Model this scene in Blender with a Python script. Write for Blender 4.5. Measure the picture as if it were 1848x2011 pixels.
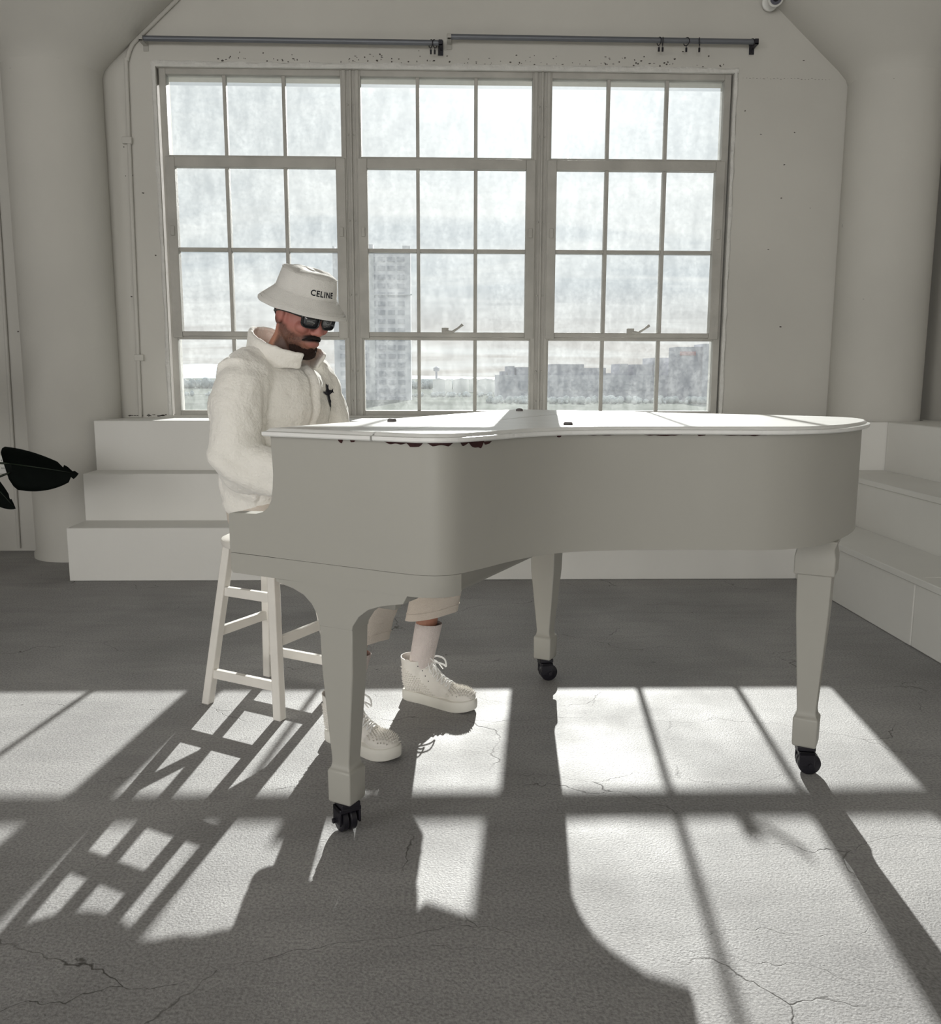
import bpy, bmesh, math, random
import numpy as np
from mathutils import Vector, Matrix, noise as mnoise
R = math.radians
for o in list(bpy.data.objects): bpy.data.objects.remove(o)
S = bpy.context.scene; COL = S.collection
random.seed(7)

# ------------------------------------------------------------------ camera
cam_d = bpy.data.cameras.new('camera'); cam = bpy.data.objects.new('camera', cam_d); COL.objects.link(cam)
S.camera = cam
cam_d.sensor_fit = 'VERTICAL'; cam_d.sensor_height = 36.0; cam_d.lens = 1720.0/2011.0*36.0
cam_d.clip_end = 20000
PITCH = math.atan((2011/2-738)/1720.0); YAW = R(1.5); ROLL = 0.003
fw = Vector((math.sin(YAW)*math.cos(PITCH), math.cos(YAW)*math.cos(PITCH), -math.sin(PITCH)))
rt = Vector((math.cos(YAW), -math.sin(YAW), 0)); up = rt.cross(fw)
r2 = rt*math.cos(ROLL)+up*math.sin(ROLL); u2 = up*math.cos(ROLL)-rt*math.sin(ROLL)
M4 = Matrix((r2, u2, -fw)).transposed().to_4x4(); M4.translation = (0, 0, 1.17)
cam.matrix_world = M4

# ------------------------------------------------------------------ view
S.view_settings.view_transform = 'Standard'; S.view_settings.look = 'None'
S.view_settings.gamma = 1.0; S.view_settings.exposure = 0.0
S.view_settings.use_curve_mapping = False

# ------------------------------------------------------------------ sky
SUN = Vector((0.110, 1.0, 0.392)).normalized()
wd = bpy.data.worlds.new('sky'); S.world = wd; wd.use_nodes = True
nt = wd.node_tree; N = nt.nodes; L = nt.links; N.clear()
def nn(t, **k):
    n = N.new(t)
    for a, b in k.items(): setattr(n, a, b)
    return n
out = nn('ShaderNodeOutputWorld'); bg = nn('ShaderNodeBackground'); L.new(bg.outputs[0], out.inputs[0])
tc = nn('ShaderNodeTexCoord'); sp = nn('ShaderNodeSeparateXYZ'); L.new(tc.outputs['Generated'], sp.inputs[0])
gr = nn('ShaderNodeValToRGB'); L.new(sp.outputs[2], gr.inputs[0])
e = gr.color_ramp.elements
e[0].position = 0.0; e[0].color = (.60, .565, .53, 1)
e[1].position = 1.0; e[1].color = (.50, .62, .74, 1)
for p_, c_ in ((.045, (.60, .575, .555)), (.10, (.54, .585, .62)), (.24, (.62, .66, .685)), (.45, (.60, .66, .71))):
    x_ = e.new(p_); x_.color = c_+(1,)
# cloud streaks (direction / elevation so that they flatten towards the horizon)
dv = nn('ShaderNodeMath', operation='ADD'); L.new(sp.outputs[2], dv.inputs[0]); dv.inputs[1].default_value = .12
ax_ = nn('ShaderNodeMath', operation='DIVIDE'); L.new(sp.outputs[0], ax_.inputs[0]); L.new(dv.outputs[0], ax_.inputs[1])
ay_ = nn('ShaderNodeMath', operation='DIVIDE'); L.new(sp.outputs[1], ay_.inputs[0]); L.new(dv.outputs[0], ay_.inputs[1])
cv = nn('ShaderNodeCombineXYZ'); L.new(ax_.outputs[0], cv.inputs[0]); L.new(ay_.outputs[0], cv.inputs[1])
mp = nn('ShaderNodeMapping'); L.new(cv.outputs[0], mp.inputs[0]); mp.inputs['Rotation'].default_value = (0, 0, R(24)); mp.inputs['Scale'].default_value = (.75, 1.9, 1)
nz = nn('ShaderNodeTexNoise'); L.new(mp.outputs[0], nz.inputs['Vector']); nz.inputs['Scale'].default_value = 1.1; nz.inputs['Detail'].default_value = 7; nz.inputs['Distortion'].default_value = .6
cr = nn('ShaderNodeMapRange'); L.new(nz.outputs[0], cr.inputs[0]); cr.inputs[1].default_value = .40; cr.inputs[2].default_value = .68
mx = nn('ShaderNodeMix', data_type='RGBA'); L.new(cr.outputs[0], mx.inputs[0]); L.new(gr.outputs[0], mx.inputs[6]); mx.inputs[7].default_value = (.84, .85, .84, 1)
# glow of thin cloud around the sun
dt = nn('ShaderNodeVectorMath', operation='DOT_PRODUCT'); L.new(tc.outputs['Generated'], dt.inputs[0]); dt.inputs[1].default_value = SUN
gl = nn('ShaderNodeMath', operation='POWER'); mxx = nn('ShaderNodeMath', operation='MAXIMUM'); L.new(dt.outputs['Value'], mxx.inputs[0]); mxx.inputs[1].default_value = 0
L.new(mxx.outputs[0], gl.inputs[0]); gl.inputs[1].default_value = 60
gm = nn('ShaderNodeMath', operation='MULTIPLY'); L.new(gl.outputs[0], gm.inputs[0]); gm.inputs[1].default_value = .55
ga = nn('ShaderNodeMix', data_type='RGBA', blend_type='ADD'); ga.inputs[0].default_value = 1; L.new(mx.outputs[2], ga.inputs[6]); L.new(gm.outputs[0], ga.inputs[7])
L.new(ga.outputs[2], bg.inputs[0]); bg.inputs[1].default_value = 0.93

# ------------------------------------------------------------------ sun, and fill lamps added in unseen windows
sd = bpy.data.lights.new('sun', 'SUN'); sd.energy = 10.5; sd.angle = R(.53); sd.color = (1, .975, .94)
so = bpy.data.objects.new('sun', sd); COL.objects.link(so); so.location = SUN*60
so.rotation_euler = SUN.to_track_quat('Z', 'Y').to_euler()
ROOM_L, ROOM_R, ROOM_B, YW, CEIL = -5.2, 3.16, -9.0, 5.85, 3.72
BACKWIN = [(-4.6, .9), (-1.6, .9)]; BW_W, BW_H = 2.6, 2.4  # unseen back windows, put in to carry interior fill light
def fill_light(name, loc, rot, sx, sy, power):  # area lamp added behind an unseen opening to brighten the room
    d = bpy.data.lights.new(name, 'AREA'); d.shape = 'RECTANGLE'; d.size = sx; d.size_y = sy; d.energy = power; d.color = (1, .985, .955)
    o = bpy.data.objects.new(name, d); COL.objects.link(o); o.location = loc; o.rotation_euler = rot
for i, (x0, z0) in enumerate(BACKWIN):
    fill_light('fill_back', (x0+BW_W/2, ROOM_B-.12, z0+BW_H/2), (R(90), 0, 0), BW_W-.1, BW_H-.1, 175)
fill_light('fill_side', (ROOM_L-.12, -2.0, 2.1), (R(90), 0, R(-90)), 3.0, 2.1, 115)

# ------------------------------------------------------------------ materials
MATS = {}
def mat(name, col, rough=.6, var=.0, vscale=3.0, bump=0, bscale=60, metal=0, spec=.4, sheen=0, col2=None, trans=0, coat=0, stretch=None):
    if name in MATS: return MATS[name]
    m = bpy.data.materials.new(name); m.use_nodes = True; t = m.node_tree; b = t.nodes['Principled BSDF']
    b.inputs['Base Color'].default_value = (*col, 1); b.inputs['Roughness'].default_value = rough
    b.inputs['Metallic'].default_value = metal; b.inputs['Specular IOR Level'].default_value = spec
    if sheen:
        b.inputs['Sheen Weight'].default_value = sheen; b.inputs['Sheen Roughness'].default_value = .4
    if coat: b.inputs['Coat Weight'].default_value = coat; b.inputs['Coat Roughness'].default_value = .12
    c = t.nodes.new('ShaderNodeTexCoord'); src = c.outputs['Object']
    if stretch:
        mpn = t.nodes.new('ShaderNodeMapping'); mpn.inputs['Scale'].default_value = stretch; t.links.new(src, mpn.inputs[0]); src = mpn.outputs[0]
    if var or col2:
        n = t.nodes.new('ShaderNodeTexNoise'); n.inputs['Scale'].default_value = vscale; n.inputs['Detail'].default_value = 6; t.links.new(src, n.inputs['Vector'])
        r = t.nodes.new('ShaderNodeValToRGB'); t.links.new(n.outputs[0], r.inputs[0])
        r.color_ramp.elements[0].position = .33; r.color_ramp.elements[1].position = .68
        c2 = col2 or tuple(max(0, x*(1-var)) for x in col)
        r.color_ramp.elements[0].color = (*c2, 1); r.color_ramp.elements[1].color = (*col, 1)
        t.links.new(r.outputs[0], b.inputs['Base Color'])
    if bump:
        n2 = t.nodes.new('ShaderNodeTexNoise'); n2.inputs['Scale'].default_value = bscale; n2.inputs['Detail'].default_value = 5; t.links.new(src, n2.inputs['Vector'])
        bp = t.nodes.new('ShaderNodeBump'); bp.inputs['Strength'].default_value = bump; bp.inputs['Distance'].default_value = .01
        t.links.new(n2.outputs[0], bp.inputs['Height']); t.links.new(bp.outputs[0], b.inputs['Normal'])
    MATS[name] = m; return m

def wall_mat():
    m = mat('wall_plaster', (.62, .605, .565), .85, .10, .9, .35, 9)
    t = m.node_tree; b = t.nodes['Principled BSDF']; c = t.nodes.new('ShaderNodeTexCoord')
    lk = b.inputs['Base Color'].links[0].from_socket
    n = t.nodes.new('ShaderNodeTexNoise'); n.inputs['Scale'].default_value = 7; n.inputs['Detail'].default_value = 8; n.inputs['Distortion'].default_value = 1.5; t.links.new(c.outputs['Object'], n.inputs['Vector'])
    r = t.nodes.new('ShaderNodeMapRange'); r.inputs[1].default_value = .765; r.inputs[2].default_value = .79; t.links.new(n.outputs[0], r.inputs[0])
    x = t.nodes.new('ShaderNodeMix'); x.data_type = 'RGBA'; t.links.new(r.outputs[0], x.inputs[0]); t.links.new(lk, x.inputs[6]); x.inputs[7].default_value = (.06, .055, .05, 1)
    t.links.new(x.outputs[2], b.inputs['Base Color'])
    return m
def floor_mat():
    m = bpy.data.materials.new('concrete_floor'); m.use_nodes = True; t = m.node_tree; b = t.nodes['Principled BSDF']
    c = t.nodes.new('ShaderNodeTexCoord'); P = c.outputs['Object']
    def noise(sc, det=6, dist=0, vec=P):
        n = t.nodes.new('ShaderNodeTexNoise'); n.inputs['Scale'].default_value = sc; n.inputs['Detail'].default_value = det; n.inputs['Distortion'].default_value = dist; t.links.new(vec, n.inputs['Vector']); return n
    def ramp(s, stops):
        r = t.nodes.new('ShaderNodeValToRGB'); t.links.new(s, r.inputs[0]); el = r.color_ramp.elements
        el[0].position, el[0].color = stops[0][0], (*stops[0][1], 1); el[1].position, el[1].color = stops[-1][0], (*stops[-1][1], 1)
        for p_, c_ in stops[1:-1]:
            q = el.new(p_); q.color = (*c_, 1)
        return r.outputs[0]
    def mix(f, a, bb, mode='MIX'):
        x = t.nodes.new('ShaderNodeMix'); x.data_type = 'RGBA'; x.blend_type = mode
        for s, i in ((f, 0), (a, 6), (bb, 7)):
            if isinstance(s, (int, float)): x.inputs[i].default_value = s
            elif isinstance(s, tuple): x.inputs[i].default_value = (*s, 1)
            else: t.links.new(s, x.inputs[i])
        return x.outputs[2]
    base = ramp(noise(1.1, 8, .4).outputs[0], [(.3, (.29, .284, .284)), (.52, (.37, .363, .362)), (.72, (.46, .452, .449))])
    mpn = t.nodes.new('ShaderNodeMapping'); mpn.inputs['Scale'].default_value = (1.2, 5, 1); t.links.new(P, mpn.inputs[0])
    base = mix(.28, base, ramp(noise(2.2, 7, .8, mpn.outputs[0]).outputs[0], [(.35, (.5, .5, .5)), (.65, (.85, .85, .84))]), 'MULTIPLY')
    grain = noise(140, 4)
    base = mix(.55, base, ramp(grain.outputs[0], [(.34, (.45, .45, .45)), (.6, (1.15, 1.15, 1.15))]), 'MULTIPLY')
    # cracks
    wv = noise(1.6, 5); off = t.nodes.new('ShaderNodeVectorMath'); off.operation = 'MULTIPLY_ADD'; t.links.new(wv.outputs[1], off.inputs[0]); off.inputs[1].default_value = (.55, .55, 0); t.links.new(P, off.inputs[2])
    wv2 = noise(14, 4); off2 = t.nodes.new('ShaderNodeVectorMath'); off2.operation = 'MULTIPLY_ADD'; t.links.new(wv2.outputs[1], off2.inputs[0]); off2.inputs[1].default_value = (.05, .05, 0); t.links.new(off.outputs[0], off2.inputs[2])
    mp2 = t.nodes.new('ShaderNodeMapping'); mp2.inputs['Scale'].default_value = (.8, 2.2, 1); t.links.new(off2.outputs[0], mp2.inputs[0])
    vo = t.nodes.new('ShaderNodeTexVoronoi'); vo.feature = 'DISTANCE_TO_EDGE'; vo.inputs['Scale'].default_value = 1.15; t.links.new(mp2.outputs[0], vo.inputs['Vector'])
    ck = t.nodes.new('ShaderNodeMapRange'); ck.inputs[1].default_value = .0; ck.inputs[2].default_value = .0032; ck.inputs[3].default_value = 1; ck.inputs[4].default_value = 0; t.links.new(vo.outputs[0], ck.inputs[0])
    gate = t.nodes.new('ShaderNodeMapRange'); gate.inputs[1].default_value = .42; gate.inputs[2].default_value = .6; t.links.new(noise(2.3, 4).outputs[0], gate.inputs[0])
    cm = t.nodes.new('ShaderNodeMath'); cm.operation = 'MULTIPLY'; t.links.new(ck.outputs[0], cm.inputs[0]); t.links.new(gate.outputs[0], cm.inputs[1])
    base = mix(cm.outputs[0], base, (.07, .065, .06))
    # chips and spots of dirt
    sp_ = t.nodes.new('ShaderNodeMapRange'); sp_.inputs[1].default_value = .745; sp_.inputs[2].default_value = .77; t.links.new(noise(9, 5, 1.2).outputs[0], sp_.inputs[0])
    base = mix(sp_.outputs[0], base, (.035, .033, .03))
    t.links.new(base, b.inputs['Base Color'])
    ro = t.nodes.new('ShaderNodeMapRange'); ro.inputs[1].default_value = .3; ro.inputs[2].default_value = .7; ro.inputs[3].default_value = .58; ro.inputs[4].default_value = .75; t.links.new(noise(3, 6).outputs[0], ro.inputs[0]); t.links.new(ro.outputs[0], b.inputs['Roughness'])
    b.inputs['Specular IOR Level'].default_value = .3
    hsum = t.nodes.new('ShaderNodeMath'); hsum.operation = 'SUBTRACT'; t.links.new(noise(190, 5).outputs[0], hsum.inputs[0]); t.links.new(cm.outputs[0], hsum.inputs[1])
    bp = t.nodes.new('ShaderNodeBump'); bp.inputs['Strength'].default_value = .5; bp.inputs['Distance'].default_value = .003; t.links.new(hsum.outputs[0], bp.inputs['Height']); t.links.new(bp.outputs[0], b.inputs['Normal'])
    return m
def glass_mat(name='dirty_glass', dirt=.040):
    m = bpy.data.materials.new(name); m.use_nodes = True; t = m.node_tree; t.nodes.clear()
    o = t.nodes.new('ShaderNodeOutputMaterial'); tr = t.nodes.new('ShaderNodeBsdfTransparent'); tr.inputs[0].default_value = (.93, .945, .94, 1)
    tl = t.nodes.new('ShaderNodeBsdfTranslucent'); tl.inputs[0].default_value = (.9, .93, .93, 1)
    gs = t.nodes.new('ShaderNodeBsdfGlossy'); gs.inputs['Roughness'].default_value = .02
    c = t.nodes.new('ShaderNodeTexCoord'); oi = t.nodes.new('ShaderNodeObjectInfo')
    ad = t.nodes.new('ShaderNodeVectorMath'); ad.operation = 'ADD'; t.links.new(c.outputs['Object'], ad.inputs[0]); t.links.new(oi.outputs['Location'], ad.inputs[1])
    n = t.nodes.new('ShaderNodeTexNoise'); n.inputs['Scale'].default_value = 34; n.inputs['Detail'].default_value = 9; n.inputs['Roughness'].default_value = .7; t.links.new(ad.outputs[0], n.inputs['Vector'])
    mp_ = t.nodes.new('ShaderNodeMapping'); mp_.inputs['Scale'].default_value = (6, 6, 2.2); t.links.new(ad.outputs[0], mp_.inputs[0])
    n2 = t.nodes.new('ShaderNodeTexNoise'); n2.inputs['Scale'].default_value = 2.2; n2.inputs['Detail'].default_value = 6; t.links.new(mp_.outputs[0], n2.inputs['Vector'])
    mu = t.nodes.new('ShaderNodeMath'); mu.operation = 'MULTIPLY'; t.links.new(n.outputs[0], mu.inputs[0]); t.links.new(n2.outputs[0], mu.inputs[1])
    r = t.nodes.new('ShaderNodeMapRange'); r.inputs[1].default_value = .14; r.inputs[2].default_value = .42; r.inputs[3].default_value = dirt*.55; r.inputs[4].default_value = dirt*2.1; t.links.new(mu.outputs[0], r.inputs[0])
    m1 = t.nodes.new('ShaderNodeMixShader'); t.links.new(r.outputs[0], m1.inputs[0]); t.links.new(tr.outputs[0], m1.inputs[1]); t.links.new(tl.outputs[0], m1.inputs[2])
    fr = t.nodes.new('ShaderNodeFresnel'); fr.inputs[0].default_value = 1.1
    m2 = t.nodes.new('ShaderNodeMixShader'); t.links.new(fr.outputs[0], m2.inputs[0]); t.links.new(m1.outputs[0], m2.inputs[1]); t.links.new(gs.outputs[0], m2.inputs[2])
    t.links.new(m2.outputs[0], o.inputs[0]); return m

WALL = wall_mat(); FLOOR = floor_mat(); GLASS = glass_mat()
FRAME = mat('painted_steel_frame', (.50, .485, .45), .6, .18, 6, .2, 40)
CRUST = mat('rough_plaster_edge', (.74, .73, .70), .9, .12, 12, .9, 45)
STEPW = mat('white_step_paint', (.78, .77, .74), .55, .05, 1.5, .1, 20)
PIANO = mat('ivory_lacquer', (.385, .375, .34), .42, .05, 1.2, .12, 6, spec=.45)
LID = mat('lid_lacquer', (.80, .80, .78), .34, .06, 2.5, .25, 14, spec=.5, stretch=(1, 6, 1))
WOODW = mat('painted_wood', (.78, .75, .70), .5, .08, 8, .15, 30)
BLACK = mat('black_caster', (.012, .011, .016), .35, 0, bump=.1)
DARKM = mat('dark_metal', (.05, .05, .06), .4, metal=.8)
RODM = mat('grey_rod', (.17, .18, .20), .45, .1, 8, metal=.4)
CHIP = mat('chipped_wood', (.045, .012, .012), .8, .4, 30, .5, 60)
CHROME = mat('bright_metal', (.6, .6, .6), .25, metal=1)

# ------------------------------------------------------------------ mesh helpers
def tag(o, label=None, cat=None, group=None, kind=None):
    if label: o['label'] = label
    if cat: o['category'] = cat
    if group: o['group'] = group
    if kind: o['kind'] = kind
    return o
def empty(name, loc=(0, 0, 0), rz=0, label=None, cat=None, group=None, kind=None):
    o = bpy.data.objects.new(name, None); o.empty_display_size = .1; COL.objects.link(o); o.location = loc; o.rotation_euler = (0, 0, rz)
    return tag(o, label, cat, group, kind)
class MB:
    def __init__(s, org=(0, 0, 0)): s.v = []; s.f = []; s.m = []; s.org = org; s.mi = 0
    def add(s, vs, fs, mi=None):
        k = len(s.v); s.v += [tuple(x) for x in vs]; s.f += [tuple(i+k for i in f) for f in fs]; s.m += [s.mi if mi is None else mi]*len(fs); return s
    def box(s, a, b, rot=None, piv=None):
        (x0, y0, z0), (x1, y1, z1) = a, b
        vs = [Vector(p) for p in ((x0, y0, z0), (x1, y0, z0), (x1, y1, z0), (x0, y1, z0), (x0, y0, z1), (x1, y0, z1), (x1, y1, z1), (x0, y1, z1))]
        if rot:
            c = Vector(piv) if piv else sum(vs, Vector())/8; vs = [rot @ (v-c)+c for v in vs]
        return s.add(vs, [(0, 3, 2, 1), (4, 5, 6, 7), (0, 1, 5, 4), (1, 2, 6, 5), (2, 3, 7, 6), (3, 0, 4, 7)])
    def rings(s, rings, cap=True, close=True):
        n = len(rings[0]); vs = [p for r in rings for p in r]; fs = []
        for i in range(len(rings)-1):
            for j in range(n if close else n-1):
                a = i*n+j; b_ = i*n+(j+1) % n; fs.append((a, b_, b_+n, a+n))
        if cap and close: fs.append(tuple(range(n-1, -1, -1))); fs.append(tuple(range((len(rings)-1)*n, len(rings)*n)))
        return s.add(vs, fs)
    def tube(s, pts, r, n=10, cap=True, sx=None):
        pts = [Vector(p) for p in pts]; rr = r if hasattr(r, '__len__') else [r]*len(pts); rg = []
        ref = None
        for i, p in enumerate(pts):
            d = (pts[min(i+1, len(pts)-1)]-pts[max(i-1, 0)]).normalized()
            if ref is None: ref = Vector((0, 0, 1)) if abs(d.z) < .9 else Vector((1, 0, 0))
            a = d.cross(ref).normalized(); b = a.cross(d).normalized(); ref = b
            k = sx or (1, 1)
            rg.append([p+(a*math.cos(2*math.pi*j/n)*k[0]+b*math.sin(2*math.pi*j/n)*k[1])*rr[i] for j in range(n)])
        # orientation so that normals point outwards
        rg = [list(reversed(q)) for q in rg]
        return s.rings(rg, cap)
    def prism(s, pts, z0, z1):
        n = len(pts); ar = sum(pts[i][0]*pts[(i+1) % n][1]-pts[(i+1) % n][0]*pts[i][1] for i in range(n))
        if ar < 0: pts = pts[::-1]
        return s.rings([[(x, y, z0) for x, y in pts], [(x, y, z1) for x, y in pts]])
    def profile_y(s, pts, y0, y1):      # (x,z) outline extruded along y
        n = len(pts); ar = sum(pts[i][0]*pts[(i+1) % n][1]-pts[(i+1) % n][0]*pts[i][1] for i in range(n))
        if ar < 0: pts = pts[::-1]
        return s.rings([[(x, y1, z) for x, z in pts], [(x, y0, z) for x, z in pts]])
    def lathe(s, prof, c=(0, 0, 0), n=32, cap=True):
        return s.rings([[(c[0]+r*math.cos(2*math.pi*j/n), c[1]+r*math.sin(2*math.pi*j/n), c[2]+z) for j in range(n)] for r, z in prof], cap)
    def ball(s, c, r, nu=20, nv=12, M=None):
        rx, ry, rz = r if hasattr(r, '__len__') else (r, r, r); c = Vector(c); vs = []; fs = []
        pt = lambda x, y, z: c+((M @ Vector((x, y, z))) if M else Vector((x, y, z)))
        vs.append(pt(0, 0, -rz))
        for i in range(1, nv):
            a = -math.pi/2+math.pi*i/nv
            for j in range(nu): t = 2*math.pi*j/nu; vs.append(pt(rx*math.cos(a)*math.cos(t), ry*math.cos(a)*math.sin(t), rz*math.sin(a)))
        vs.append(pt(0, 0, rz)); k = len(vs)-1
        for j in range(nu): fs.append((0, 1+(j+1) % nu, 1+j)); fs.append((k, k-nu+j, k-nu+(j+1) % nu))
        for i in range(nv-2):
            for j in range(nu): a = 1+i*nu+j; b = 1+i*nu+(j+1) % nu; fs.append((a, b, b+nu, a+nu))
        return s.add(vs, fs)
    def build(s, name, mt, parent=None, smooth=False, bevel=0, seg=2, angle=40):
        me = bpy.data.meshes.new(name); o0 = s.org
        me.from_pydata([(x-o0[0], y-o0[1], z-o0[2]) for x, y, z in s.v], [], s.f)
        mts = mt if isinstance(mt, (list, tuple)) else [mt]
        for q in mts: me.materials.append(q)
        if len(mts) > 1: me.polygons.foreach_set('material_index', s.m)
        me.update()
        o = bpy.data.objects.new(name, me); COL.objects.link(o); o.parent = parent
        if smooth:
            me.polygons.foreach_set('use_smooth', [True]*len(me.polygons))
            if smooth != 'all': me.set_sharp_from_angle(angle=R(angle))
        if bevel:
            b = o.modifiers.new('bevel', 'BEVEL'); b.width = bevel; b.segments = seg; b.limit_method = 'ANGLE'; b.angle_limit = R(35)
            me.polygons.foreach_set('use_smooth', [True]*len(me.polygons)); me.set_sharp_from_angle(angle=R(50))
            b.harden_normals = False
        return o
def struct(o): o['kind'] = 'structure'; return o
def catmull(P, n=6, closed=False):
    out_ = []; k = len(P)
    for i in range(k if closed else k-1):
        g = lambda j: P[j % k] if closed else P[max(0, min(k-1, j))]
        p0, p1, p2, p3 = (np.array(g(i+j), float) for j in (-1, 0, 1, 2))
        for q in range(n):
            t = q/n; out_.append(tuple(.5*((2*p1)+(-p0+p2)*t+(2*p0-5*p1+4*p2-p3)*t*t+(-p0+3*p1-3*p2+p3)*t**3)))
    if not closed: out_.append(tuple(P[-1]))
    return out_
def bake(o, voxel=None, smooth=0, sub=0, fac=.5):
    if voxel:
        r = o.modifiers.new('r', 'REMESH'); r.mode = 'VOXEL'; r.voxel_size = voxel; r.use_smooth_shade = True
    if smooth:
        s_ = o.modifiers.new('s', 'SMOOTH'); s_.iterations = smooth; s_.factor = fac
    if sub:
        s_ = o.modifiers.new('u', 'SUBSURF'); s_.levels = sub; s_.render_levels = sub
    dg = bpy.context.evaluated_depsgraph_get(); dg.update()
    me = bpy.data.meshes.new_from_object(o.evaluated_get(dg)); old = o.data; mats = [m for m in old.materials]
    o.modifiers.clear(); me.materials.clear()
    for m in mats: me.materials.append(m)
    nm = old.name; o.data = me; bpy.data.meshes.remove(old); me.name = nm
    me.polygons.foreach_set('use_smooth', [True]*len(me.polygons))
    return o
def displace(o, fn):
    me = o.data; n = len(me.vertices); co = np.empty(n*3, np.float32); no = np.empty(n*3, np.float32)
    me.vertices.foreach_get('co', co); me.vertices.foreach_get('normal', no); co = co.reshape(-1, 3); no = no.reshape(-1, 3)
    co = fn(co, no); me.vertices.foreach_set('co', co.astype(np.float32).ravel()); me.update()

# ------------------------------------------------------------------ room shell
def wall_with_holes(name, axis, pos, thick, a0, a1, z0, z1, holes):
    # wall in the plane axis=pos (thickness away from the room), holes = [(a_lo,a_hi,z_lo,z_hi)]
    cuts = sorted({a0, a1, *[h[0] for h in holes], *[h[1] for h in holes]}); zs = sorted({z0, z1, *[h[2] for h in holes], *[h[3] for h in holes]})
    m = MB()
    for i in range(len(cuts)-1):
        for j in range(len(zs)-1):
            ca = (cuts[i]+cuts[i+1])/2; cz = (zs[j]+zs[j+1])/2
            if any(h[0] < ca < h[1] and h[2] < cz < h[3] for h in holes): continue
            if axis == 'y': m.box((cuts[i], min(pos, pos+thick), zs[j]), (cuts[i+1], max(pos, pos+thick), zs[j+1]))
            else: m.box((min(pos, pos+thick), cuts[i], zs[j]), (max(pos, pos+thick), cuts[i+1], zs[j+1]))
    o = m.build(name, WALL); bm = bmesh.new(); bm.from_mesh(o.data); bmesh.ops.remove_doubles(bm, verts=bm.verts, dist=1e-5)
    # drop the inner faces shared by two boxes
    cen = {}
    for f in bm.faces: cen.setdefault(tuple(round(c, 4) for c in f.calc_center_median()), []).append(f)
    bmesh.ops.delete(bm, geom=[f for q in cen.values() if len(q) > 1 for f in q], context='FACES_ONLY')
    bm.to_mesh(o.data); bm.free(); return struct(o)
WX0, WX1, WZ0, WZ1 = -1.818, 1.818, .907, 3.066
wall_with_holes('wall_front', 'y', YW, .30, ROOM_L-.3, ROOM_R+.3, 0, CEIL, [(WX0, WX1, WZ0, WZ1)])
wall_with_holes('wall_back', 'y', ROOM_B, -.30, ROOM_L-.3, ROOM_R+.3, 0, CEIL, [(x, x+BW_W, z, z+BW_H) for x, z in BACKWIN])
wall_with_holes('wall_left', 'x', ROOM_L, -.30, ROOM_B, YW, 0, CEIL, [(-3.55, -.45, 1.0, 3.2)])
wall_with_holes('wall_right', 'x', ROOM_R, .30, ROOM_B, YW, 0, CEIL, [])
struct(MB().box((ROOM_L-.3, ROOM_B-.3, -.2), (ROOM_R+.3, YW+.3, 0)).build('floor', FLOOR))
struct(MB().box((ROOM_L-.3, ROOM_B-.3, CEIL), (ROOM_R+.3, YW+.3, CEIL+.2)).build('ceiling', WALL))

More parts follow.
